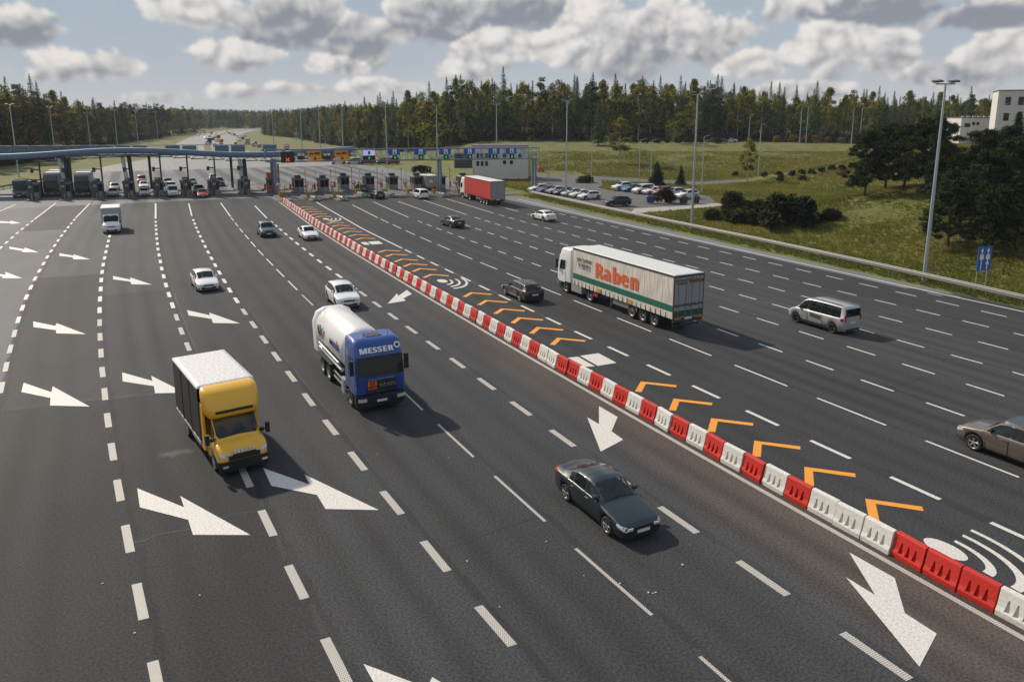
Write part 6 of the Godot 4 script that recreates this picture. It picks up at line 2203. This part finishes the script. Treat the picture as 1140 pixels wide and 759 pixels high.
func build_traffic() -> void:
	var white := paint("white", 0.78, 0.78, 0.77)
	var black := paint("black", 0.012, 0.013, 0.016, 0.2)
	var trim := mat("black_trim", Color(0.012, 0.012, 0.013), 0.55)
	var silver := paint("silver", 0.42, 0.42, 0.42, 0.5)
	# --- dark blue saloon
	car("dark_saloon", "dark teal-blue saloon driving along the plastic barrier row", "car", "sedan", paint("teal", 0.007, 0.018, 0.026, 0.2), 14.4, -21.7, PI + 0.03, 2)
	# --- yellow box lorry
	var o := thing("yellow_box_truck", "yellow box truck with black curtain sides and white roof", "truck", Vector3(2.85, 0, -30.7), PI + 0.154)
	var yellow := paint("yellow", 0.82, 0.43, 0.008)
	var nose := Node3D.new()
	nose.name = "cab"
	o.add_child(nose)
	nose.position = Vector3(0, 0, 1.125)
	car_body(nose, "truck_nose", yellow, 2, {"square_back": true, "black_mirror": true, "rim": mat("lorry_rim", Color(0.3, 0.3, 0.3), 0.5, 0.4)})
	var st := S()
	stack(st, [[0.26, 0.98, -0.06, 0.5, 0.22], [0.4, 1.02, -0.09, 0.5, 0.25], [0.68, 1.02, -0.08, 0.5, 0.25]], 5)
	part("bumper", st, trim, nose, Vector3(0, 0, -1.125))
	st = S()
	box(st, Vector3(0, 0.8, -1.13), Vector3(1.25, 0.2, 0.04))
	part("radiator_grille", st, trim, nose)
	for sgn in [-1.0, 1.0]:
		st = S()
		box(st, Vector3(sgn * 0.78, 0.5, -1.215), Vector3(0.22, 0.09, 0.03))
		part("fog_lamp", st, mat("headlight_lens", Color(0.62, 0.64, 0.66), 0.12, 0.3), nose)
	letters("IVECO", 0.15, mat("chrome", Color(0.6, 0.6, 0.6), 0.25, 0.9), nose, Vector3(0, 1.04, -1.13), Vector3(-0.75, PI, 0), 700, 1.4)
	for sgn in [-1.0, 1.0]:
		st = S()
		box(st, Vector3(sgn * 1.22, 1.45, -0.32), Vector3(0.16, 0.42, 0.14))
		tube(st, Vector3(sgn * 0.88, 1.4, -0.25), Vector3(sgn * 1.2, 1.4, -0.32), 0.025, 0.025, 6)
		part("wing_mirror", st, trim, nose)
	# fairing above the cab
	st = S()
	stack(st, [[2.12, 0.98, 1.22, 2.2, 0.3], [2.25, 1.06, 1.08, 2.2, 0.35], [2.5, 1.12, 1.1, 2.2, 0.4], [2.9, 1.16, 1.3, 2.2, 0.4], [3.12, 1.15, 1.52, 2.2, 0.38], [3.24, 1.1, 1.78, 2.2, 0.3], [3.28, 1.0, 2.0, 2.2, 0.1]], 6)
	part("roof_fairing", st, yellow, o)
	for sgn in [-1.0, 1.0]:
		st = S()
		box(st, Vector3(sgn * 1.08, 1.6, 2.05), Vector3(0.1, 2.0, 0.5))
		part("side_fairing", st, yellow, o)
	st = S()
	box(st, Vector3(0, 2.4, 1.08), Vector3(1.5, 0.11, 0.06), Basis(Vector3.RIGHT, 0.1))
	part("name_board", st, trim, o)
	var curtain := textured("curtain_black", Color(0.012, 0.012, 0.014), Color(0.03, 0.03, 0.033), 1.5, 0.6, 71)
	for sgn in [-1.0, 1.0]:
		st = S()
		var rows := []
		for i in 25:
			var xo := 1.17 + 0.008 * sin(i * 2.1)
			rows.append(PackedVector3Array([Vector3(sgn * xo, 0.86, 2.25 + i * 0.2), Vector3(sgn * xo, 2.0, 2.25 + i * 0.2), Vector3(sgn * 1.17, 3.2, 2.25 + i * 0.2)]))
		loft(st, rows, false)
		part("side_curtain", st, curtain, o)
		for k in 2:
			st = S()
			box(st, Vector3(sgn * 1.185, 2.0, 3.8 + k * 1.6), Vector3(0.02, 2.3, 0.05))
			part("curtain_pole", st, mat("strap_dark", Color(0.06, 0.05, 0.05), 0.7), o)
		st = S()
		box(st, Vector3(sgn * 1.16, 0.8, 4.65), Vector3(0.05, 0.12, 4.8))
		part("bed_rail", st, mat("tank_aluminium", Color(0.5, 0.5, 0.5), 0.4, 0.6), o)
		st = S()
		box(st, Vector3(sgn * 1.05, 0.5, 3.6), Vector3(0.06, 0.16, 1.5))
		part("side_guard", st, mat("tank_aluminium", Color.WHITE), o)
	st = S()
	stack(st, [[3.2, 1.19, 2.2, 7.05, 0.04], [3.27, 1.17, 2.24, 7.02, 0.06], [3.3, 1.0, 2.4, 6.9, 0.1]])
	part("box_roof", st, textured("roof_white", Color(0.5, 0.5, 0.5), Color(0.7, 0.7, 0.69), 2.5, 0.6, 72), o)
	st = S()
	box(st, Vector3(0, 2.05, 7.02), Vector3(2.34, 2.4, 0.06))
	part("rear_door", st, trim, o)
	st = S()
	box(st, Vector3(0, 0.82, 4.65), Vector3(2.26, 0.14, 4.75))
	part("load_bed", st, trim, o)
	chassis(o, 1.6, 6.9, [], 2, mat("lorry_rim", Color.WHITE), 0.6)
	for sgn in [-1.0, 1.0]:
		wheel(o, Vector3(sgn * 0.95, 0.36, 5.25), 0.36, 0.34, 2, mat("lorry_rim", Color.WHITE))
	# --- tanker
	var cobalt := paint("cobalt", 0.006, 0.05, 0.27)
	o = thing("gas_tanker", "white gas tanker lorry with a blue cab and orange hazard plate", "lorry", Vector3(9.8, 0, -34.7), PI + 0.03)
	lorry_cab(o, cobalt, 3.6, 2, {"bumper": mat("bumper_navy", Color(0.02, 0.022, 0.03), 0.5), "grille": mat("grille_navy", Color(0.012, 0.012, 0.016), 0.4), "visor": cobalt})
	chassis(o, 0.9, 9.3, [1.45, 5.7, 7.05], 2, mat("lorry_rim_light", Color(0.5, 0.5, 0.5), 0.4, 0.5))
	letters("MESSER", 0.27, white, o, Vector3(0.12, 3.12, 0.3), Vector3(-0.53, PI, 0), 700, 1.25)
	letters("MAN", 0.2, mat("chrome", Color(0.6, 0.6, 0.6), 0.25, 0.9), o, Vector3(-0.3, 1.42, -0.05), Vector3(0, PI, 0), 500, 1.4)
	st = S()
	lathe(st, Vector3(-0.96, 3.22, 0.375), Vector3(0, 0.58, -1).normalized(), [[0, 0.16], [0.03, 0.16], [0.03, 0.1], [0.0, 0.1]], 16, false)
	part("emblem", st, white, o)
	st = S()
	box(st, Vector3(0.48, 1.45, -0.03), Vector3(0.46, 0.42, 0.03))
	var hz := part("hazard_plate", st, mat("hazard_orange", Color(0.75, 0.16, 0.015), 0.5), o)
	letters("22", 0.15, trim, hz, Vector3(0.48, 1.55, -0.05), Vector3(0, PI, 0), 700, 1.3)
	letters("1977", 0.15, trim, hz, Vector3(0.48, 1.35, -0.05), Vector3(0, PI, 0), 700, 1.0)
	st = S()
	box(st, Vector3(0, 1.73, -0.02), Vector3(1.4, 0.04, 0.04))
	part("chrome_strip", st, mat("chrome", Color.WHITE), o)
	st = S()
	box(st, Vector3(0, 3.6, 1.35), Vector3(0.8, 0.06, 0.6))
	part("roof_hatch", st, mat("hatch_dark", Color(0.05, 0.045, 0.04), 0.4), o)
	for x in [-0.7, 0.55]:
		st = S()
		tube(st, Vector3(x, 3.55, 0.95), Vector3(x, 3.85, 0.95), 0.015, 0.01, 5)
		part("aerial", st, trim, o)
	var tankp := mat("tank_white", Color(0.72, 0.71, 0.69), 0.4, 0.0, 0.5)
	st = S()
	lathe(st, Vector3(0, 2.35, 0), Vector3(0, 0, 1), [[2.5, 0.0], [2.52, 0.4], [2.62, 0.8], [2.85, 1.1], [3.15, 1.22], [8.3, 1.22], [8.6, 1.1], [8.82, 0.75], [8.9, 0.0]], 28)
	part("tank", st, tankp, o)
	st = S()
	stack(st, [[0.95, 1.15, 8.2, 9.35, 0.2], [2.6, 1.2, 8.3, 9.4, 0.3], [3.2, 1.0, 8.5, 9.3, 0.4], [3.4, 0.6, 8.6, 9.1, 0.3]], 5)
	part("rear_cabinet", st, tankp, o)
	for sgn in [-1.0, 1.0]:
		letters("MESSER", 0.3, mat("tank_blue", Color(0.02, 0.04, 0.2), 0.5), o, Vector3(sgn * 1.245, 2.5, 4.3 if sgn < 0 else 4.1), Vector3(0, sgn * PI / 2, 0), 700, 1.2)
		for k in 5:
			st = S()
			box(st, Vector3(sgn * 1.235, 2.45 + [0.12, -0.1, 0.15, -0.12, 0.05][k], 6.4 + k * 0.28), Vector3(0.03, [0.55, 0.3, 0.6, 0.35, 0.5][k], 0.17), Basis(Vector3.RIGHT, 0.15))
			part("emblem_mark", st, mat(["logo_pale", "logo_red", "logo_teal", "logo_red", "logo_navy"][k], [Color(0.35, 0.45, 0.55), Color(0.35, 0.03, 0.03), Color(0.04, 0.15, 0.15), Color(0.35, 0.03, 0.03), Color(0.05, 0.06, 0.16)][k], 0.5), o)
		st = S()
		box(st, Vector3(sgn * 1.235, 2.7, 3.55), Vector3(0.03, 0.3, 0.14))
		part("emblem_mark", st, mat("hazard_orange", Color.ORANGE), o)
		st = S()
		tube(st, Vector3(sgn * 1.08, 1.35, 3.2), Vector3(sgn * 1.08, 1.35, 7.9), 0.1, 0.1, 8)
		tube(st, Vector3(sgn * 1.2, 1.7, 3.4), Vector3(sgn * 1.2, 1.7, 7.6), 0.06, 0.06, 8)
		part("hose_tube", st, mat("tank_aluminium", Color(0.5, 0.5, 0.5), 0.4, 0.6), o)
		st = S()
		box(st, Vector3(sgn * 1.1, 0.55, 3.6), Vector3(0.05, 0.1, 2.6))
		box(st, Vector3(sgn * 1.1, 0.85, 3.6), Vector3(0.05, 0.1, 2.6))
		part("side_guard", st, mat("tank_aluminium", Color.WHITE), o)
		st = S()
		box(st, Vector3(sgn * 1.02, 1.12, 6.4), Vector3(0.5, 0.05, 2.8))
		part("mudguard", st, trim, o)
		st = S()
		stack(st, [[0.35, 0.3, 2.3, 3.0, 0.1], [1.1, 0.3, 2.3, 3.0, 0.1]])
		part("fuel_tank", st, mat("tank_aluminium", Color.WHITE), o, Vector3(sgn * 0.95, 0, 0))
		st = S()
		box(st, Vector3(sgn * 1.0, 1.9, 2.42), Vector3(0.2, 1.8, 0.16))
		part("front_frame", st, mat("pillar_white", Color(0.6, 0.6, 0.6), 0.5), o)
	# --- curtain-sided lorry with orange lettering
	var cream := textured("curtain_cream", Color(0.5, 0.46, 0.4), Color(0.78, 0.73, 0.65), 2.2, 0.65, 73, 0.02)
	cream.uv1_scale = Vector3(0.5, 0.06, 0.5)
	var green := mat("band_green", Color(0.012, 0.13, 0.08), 0.55)
	var grey := textured("door_grey", Color(0.24, 0.24, 0.24), Color(0.34, 0.34, 0.335), 1.5, 0.6, 74)
	o = semi("cream_lorry", "articulated lorry with cream curtain sides, green band and orange lettering", Vector3(32.05, 0, -54.6), 0.025, 15.2, white, cream, grey, textured("roof_white", Color.WHITE, Color.WHITE, 2.5, 0.6, 72), 2, green)
	var orange := mat("letter_orange", Color(0.72, 0.13, 0.03), 0.55)
	letters("Raben", 1.12, orange, o, Vector3(-1.285, 2.72, 8.55), Vector3(0, -PI / 2, 0), 800, 1.2)
	var ink := mat("letter_grey", Color(0.05, 0.05, 0.05), 0.6)
	letters("your partner", 0.34, ink, o, Vector3(-1.285, 3.2, 4.25), Vector3(0, -PI / 2, 0), 500, 0.8)
	letters("in logistics", 0.34, ink, o, Vector3(-1.285, 2.78, 4.25), Vector3(0, -PI / 2, 0), 500, 0.8)
	st = S()
	box(st, Vector3(-1.28, 2.5, 4.3), Vector3(0.01, 0.03, 1.7))
	part("underline", st, ink, o)
	letters("Raben", 0.3, mat("letter_rust", Color(0.25, 0.05, 0.03), 0.6), o, Vector3(0.6, 3.56, 15.215), Vector3.ZERO, 800, 0.95)
	letters("your partner", 0.16, ink, o, Vector3(-0.62, 3.66, 15.215), Vector3.ZERO, 500, 0.9)
	letters("in logistics", 0.16, ink, o, Vector3(-0.62, 3.46, 15.215), Vector3.ZERO, 500, 0.9)
	letters("www.raben-group.com", 0.17, ink, o, Vector3(0, 1.95, 15.215), Vector3.ZERO, 700, 0.95)
	st = S()
	box(st, Vector3(0, 1.36, 15.205), Vector3(2.4, 0.42, 0.03))
	part("rear_band", st, mat("band_green_dark", Color(0.012, 0.07, 0.05), 0.55), o)
	for z in [6.3, 10.4]:
		st = S()
		box(st, Vector3(-1.295, 1.22, z), Vector3(0.012, 0.3, 0.5))
		part("yellow_tag", st, mat("tag_yellow", Color(0.55, 0.3, 0.03), 0.6), o)
	st = S()
	box(st, Vector3(-1.16, 0.75, 5.75), Vector3(0.06, 0.3, 0.6))
	part("red_cover", st, mat("cover_red", Color(0.4, 0.015, 0.04), 0.5), o)
	# --- red lorry
	o = semi("red_lorry", "articulated lorry with red curtain sides entering a toll lane", Vector3(53.0, 0, -127.5), -0.05, 15.2, white, textured("curtain_red", Color(0.4, 0.022, 0.022), Color(0.52, 0.035, 0.03), 2.5, 0.6, 75, 0.02), grey, mats["roof_white"], 1)
	# --- other moving cars
	car("black_estate", "black estate car driving away beside the white median line", "car", "wagon", black, 26.95, -53.4, 0.0, 2)
	o = car("silver_van", "silver passenger van with black windows and grey side graphics", "van", "van", silver, 41.9, -36.5, 0.03, 2, "", {"rim": mat("rim_dark", Color(0.03, 0.03, 0.03), 0.4, 0.5)})
	st = S()
	box(st, Vector3(-0.957, 0.86, 0.1), Vector3(0.012, 0.28, 0.9), Basis(Vector3.RIGHT, 0.1))
	part("graphic", st, mat("graphic_grey", Color(0.07, 0.07, 0.075), 0.5), o)
	for x in [-0.72, 0.72]:
		st = S()
		tube(st, Vector3(x, 2.03, -0.7), Vector3(x, 2.0, 2.1), 0.025, 0.025, 6)
		part("roof_rail", st, trim, o)
	st = S()
	for sgn in [-1.0, 1.0]:
		box(st, Vector3(sgn * 0.955, 0.34, -0.05), Vector3(0.03, 0.16, 2.2))
	part("sill", st, trim, o)
	o = car("bronze_suv", "bronze-grey sport utility car with a dark roof driving away", "car", "suv", paint("bronze", 0.17, 0.135, 0.115, 0.5), 32.65, -17.75, 0.03, 2)
	st = S()
	stack(st, [[1.6, 0.66, -0.45, 1.6, 0.2], [1.685, 0.6, -0.35, 1.5, 0.2]])
	part("roof_panel", st, paint("roof_navy", 0.015, 0.017, 0.025), o)
	o = car("white_hatchback", "white hatchback with yellow door stripes driving between dashed lines", "car", "hatch", white, 4.2, -68.6, PI + 0.08, 2)
	st = S()
	for sgn in [-1.0, 1.0]:
		box(st, Vector3(sgn * 0.903, 0.7, 0.2), Vector3(0.01, 0.12, 1.4), Basis(Vector3.RIGHT, -0.3))
	part("yellow_stripe", st, mat("stripe_yellow", Color(0.6, 0.5, 0.03), 0.5), o)
	car("white_crossover", "white crossover partly hidden behind the gas tanker", "car", "suv", white, 13.4, -57.6, PI, 2, "", {"H": 1.6})
	car("blue_grey_suv", "blue-grey sport utility car just past the exit booths", "car", "suv", paint("slate", 0.045, 0.06, 0.08, 0.4), 13.4, -96.4, PI, 1)
	car("white_saloon", "white saloon driving near the far end of the barrier row", "car", "sedan", white, 17.6, -92.0, PI, 1)
	car("brown_saloon", "dark brown saloon heading for the entry booths", "car", "sedan", paint("brown", 0.035, 0.026, 0.024, 0.3), 36.9, -93.8, 0.05, 1)
	car("white_fastback", "white saloon driving along the lane by the car park verge", "car", "sedan", white, 50.7, -93.8, 0.05, 1)
	# --- white box truck
	o = box_truck("white_box_truck", "white box truck leaving the exit booths", Vector3(-3.7, 0, -106.0), PI, white, mat("box_grey", Color(0.33, 0.33, 0.33), 0.5))
	# --- at the booths
	for q in [[-4.6, 170.0, "hatch", "grey", "grey hatchback queued behind the silver saloon"], [-9.5, 182.0, "van", "white", "white van queued behind the outer exit booths"], [10.0, 176.0, "sedan", "black", "black saloon queued behind the dark green car"], [5.2, 176.0, "suv", "navy", "navy car queued behind the white vans"], [15.0, 186.0, "hatch", "silver", "silver hatchback queued behind the black pickup"], [0.4, 186.0, "minivan", "maroon", "maroon minivan queued behind the exit booths"], [-14.5, 190.0, "suv", "pearl", "pearl car queued behind the blue lorry"]]:
		var tone: Dictionary = {"grey": Color(0.12, 0.13, 0.15), "white": Color(0.7, 0.7, 0.7), "black": Color(0.03, 0.03, 0.035), "navy": Color(0.02, 0.03, 0.07), "silver": Color(0.45, 0.45, 0.46), "maroon": Color(0.2, 0.02, 0.02), "pearl": Color(0.65, 0.65, 0.64)}
		var cc: Color = tone[q[3]]
		car("queued_car", q[4], "car", q[2], paint("far_" + q[3], cc.r, cc.g, cc.b), q[0], -q[1], PI, 0)
	car("white_minivan", "white minivan entering a toll lane between booths", "van", "minivan", white, 44.7, -129.0, 0.0, 1)
	car("black_hatchback", "black hatchback with red lights entering a toll lane", "car", "hatch", black, 37.9, -132.6, 0.0, 1)
	car("teal_car", "dark teal car stopped beside an entry booth", "car", "suv", paint("dark_teal", 0.02, 0.04, 0.045), 40.5 - 2.2, -145.0, 0.0, 1)
	var bt := box_truck("silver_box_truck", "small silver box truck beside an entry booth", Vector3(51.3, 0, -147.0), 0.0, silver, mat("box_silver", Color(0.3, 0.31, 0.32), 0.4, 0.3))
	car("white_pickup_van", "white van leaving an exit booth", "van", "van", white, 5.2, -153.0, PI, 1)
	car("white_panel_van", "white panel van queued behind another white van", "van", "van", white, 5.3, -162.5, PI, 1)
	car("red_hatchback", "red hatchback leaving an exit booth", "car", "hatch", paint("red", 0.4, 0.014, 0.014), 9.9, -148.5, PI, 1)
	car("green_car", "dark green car behind the red hatchback", "car", "suv", paint("bottle", 0.02, 0.07, 0.05), 9.9, -156.0, PI, 1)
	car("black_pickup", "black pickup waiting behind the exit booths", "car", "pickup", black, 15.0, -172.0, PI, 1)
	car("silver_saloon", "silver saloon stopped beside a leaning white pillar", "car", "sedan", silver, -4.6, -158.0, PI, 1)
	car("pale_saloon", "pale grey saloon stopped between exit booths", "car", "sedan", paint("pale", 0.55, 0.55, 0.53), 0.5, -156.0, PI, 1)
	car("pearl_hatchback", "white hatchback waiting behind the pale grey saloon", "car", "hatch", white, 0.6, -172.0, PI, 1)
	var pale_roof: Material = mats["roof_white"]
	box_truck("dark_truck", "dark box truck at the outermost exit lane", Vector3(-19.6, 0, -160.0), PI, paint("petrol", 0.02, 0.035, 0.045), mat("box_petrol", Color(0.04, 0.06, 0.075), 0.5))
	semi("blue_truck", "lorry with pale blue curtains beside the outer white pillar", Vector3(-14.6, 0, -160.5), PI, 15.0, paint("graphite", 0.03, 0.03, 0.034), mat("curtain_sky", Color(0.2, 0.3, 0.42), 0.6), grey, pale_roof, 1)
	semi("grey_truck", "lorry with white curtains between exit booths", Vector3(-9.5, 0, -157.0), PI, 15.0, paint("black", 0.012, 0.013, 0.016, 0.2), mat("curtain_white", Color(0.5, 0.5, 0.49), 0.6), grey, pale_roof, 1)
	# --- the queue on the motorway beyond
	var tones := [Color(0.7, 0.7, 0.7), Color(0.45, 0.45, 0.46), Color(0.03, 0.03, 0.035), Color(0.12, 0.13, 0.15), Color(0.65, 0.65, 0.64), Color(0.02, 0.03, 0.07), Color(0.2, 0.02, 0.02), Color(0.7, 0.7, 0.7)]
	var names_of := ["white", "silver", "black", "grey", "pearl", "navy", "maroon", "cream"]
	rng.seed = 55
	var far := [[223, 148, 0], [227, 147, 1], [231, 147, 0], [221, 151, 4], [226, 150, 0], [235, 149, 2], [233, 153, 3], [240, 150, 0], [237, 156, 5], [229, 155, 1], [241, 158, 4], [230, 161, 1], [247, 157, 0], [239, 163, 0],
		[252, 147, 0], [255, 149, 1], [258, 150, 0], [261, 151, 3], [264, 152, 0], [267, 154, 0], [270, 155, 2], [266, 157, 0], [273, 153, 4], [276, 158, 7], [284, 160, 2], [282, 163, 1], [288, 164, 3], [262, 161, 3], [293, 168, 1]]
	for i in far.size():
		var q: Array = far[i]
		var p := G(q[0], q[1])
		var inbound: bool = p.x < road_centre(-p.z)
		var turn := (PI if inbound else 0.0) - atan(0.00034 * maxf(0.0, -p.z - 180.0))
		var kd: String = ["hatch", "sedan", "suv", "van", "minivan"][rng.randi() % 5]
		car("queued_car", "%s car in the queue on the motorway behind the roof" % names_of[q[2]] if inbound else "%s car driving away on the motorway behind the roof" % names_of[q[2]], "car", kd, paint("far_" + names_of[q[2]], tones[q[2]].r, tones[q[2]].g, tones[q[2]].b), p.x, p.z, turn, 0, "%s cars %s" % [names_of[q[2]], "in the queue" if inbound else "driving away"])
	for q in [[246, 161, "yellow_lorry", "yellow lorry in the queue on the motorway", Color(0.7, 0.36, 0.02)], [243, 156, "red_van_lorry", "red lorry in the queue behind the yellow one", Color(0.35, 0.02, 0.02)], [233, 160, "navy_lorry", "navy lorry in the queue on the motorway", Color(0.02, 0.03, 0.1)]]:
		var p := G(q[0], q[1])
		box_truck(q[2], q[3], p, PI - atan(0.00034 * (-p.z - 180.0)), mat("paint_" + q[2], q[4], 0.5), mat("paint_" + q[2], q[4], 0.5))
	for q in [[274, 160, "grey_lorry", "grey lorry driving away on the motorway"]]:
		var p := G(q[0], q[1])
		box_truck(q[2], q[3], p, 0.0, silver, mat("box_grey", Color(0.33, 0.33, 0.33), 0.5))
	for q in [[196, 166, 0], [206, 167, 0], [189, 168, 4]]:
		var p := G(q[0], q[1])
		car("white_bus_van", "white van on the carriageway seen above the roof", "van", "van", white, p.x, p.z, PI, 0, "white vans above the roof")
	# vans and cars beyond the gantry on the bank road
	for q in [[378, 166, 0], [395, 166, 4], [410, 166, 6], [428, 167, 2], [437, 167, 6]]:
		var p := far_at(q[0], 235.0)
		car("bank_van", "%s van parked behind the gantry" % names_of[q[2]], "van", "van", paint("far_" + names_of[q[2]], tones[q[2]].r, tones[q[2]].g, tones[q[2]].b), p.x, p.z, PI / 2, 0, "vans parked behind the gantry", {}, p.y)
	# --- the car park
	for q in [[600, 213, 0, "hatch"], [610, 214.5, 3, "sedan"], [619, 215.5, 4, "hatch"], [629, 216.5, 2, "sedan"], [638, 218, 1, "sedan"], [647, 219.5, 4, "sedan"], [656, 221.5, 0, "hatch"]]:
		var p := G(q[0], q[1])
		car("parked_car", "%s %s parked in the row along the verge" % [names_of[q[2]], "hatchback" if q[3] == "hatch" else "saloon"], "car", q[3], paint("far_" + names_of[q[2]], tones[q[2]].r, tones[q[2]].g, tones[q[2]].b), p.x, p.z, PI / 2, 1, "cars parked along the verge")
	for q in [[693, 211.5, 0, "suv"], [704, 213, 5, "hatch"], [716, 215, 0, "minivan"], [727, 216, 4, "hatch"], [738, 217, 6, "suv"], [751, 218.5, 1, "suv"], [765, 221, 0, "suv"]]:
		var p := G(q[0], q[1])
		car("parked_car", "%s car parked in the row before the small spruce" % names_of[q[2]], "car", q[3], paint("lot_blue", 0.03, 0.11, 0.25) if q[2] == 5 else paint("far_" + names_of[q[2]], tones[q[2]].r, tones[q[2]].g, tones[q[2]].b), p.x, p.z, PI / 2, 1, "cars parked before the spruce")
	var dp := G(687, 229)
	car("parked_suv", "black sport utility car parked alone at the edge of the car park", "car", "suv", black, dp.x, dp.z, PI / 2 - 0.2, 1)
	# --- cars on the crest
	for q in [[790, 262, 2, "suv"], [801, 262, 2, "sedan"], [810, 262, 1, "sedan"], [868, 266, 2, "hatch"], [923, 268, 0, "suv"], [930, 268, 4, "hatch"], [938, 268, 0, "hatch"], [946, 268, 1, "suv"], [955, 268, 0, "sedan"]]:
		var p := far_at(q[0], q[1])
		car("crest_car", "%s car parked on the crest before the wood" % names_of[q[2]], "car", q[3], paint("far_" + names_of[q[2]], tones[q[2]].r, tones[q[2]].g, tones[q[2]].b), p.x, p.z, -YAW + PI / 2, 0, "cars parked on the crest", {}, p.y)

func box_truck(called: String, label: String, at: Vector3, turn: float, cab: Material, body: Material) -> Node3D:
	var o := thing(called, label, "truck", at, turn)
	var nose := Node3D.new()
	nose.name = "cab"
	o.add_child(nose)
	nose.position = Vector3(0, 0, 1.125)
	car_body(nose, "truck_nose", cab, 1, {"square_back": true, "black_mirror": true})
	var st := S()
	stack(st, [[0.8, 1.08, 2.1, 6.4, 0.04], [3.0, 1.08, 2.1, 6.4, 0.06]])
	part("box_body", st, body, o)
	st = S()
	stack(st, [[3.0, 1.1, 2.08, 6.42, 0.06], [3.06, 1.0, 2.2, 6.3, 0.06]])
	part("box_roof", st, textured("roof_white", Color(0.5, 0.5, 0.5), Color(0.7, 0.7, 0.69), 2.5, 0.6, 72), o)
	chassis(o, 1.6, 6.3, [], 1, mat("lorry_rim", Color.WHITE), 0.6)
	for sgn in [-1.0, 1.0]:
		wheel(o, Vector3(sgn * 0.9, 0.36, 4.9), 0.36, 0.3, 1, mat("lorry_rim", Color(0.3, 0.3, 0.3), 0.5, 0.4))
	return o
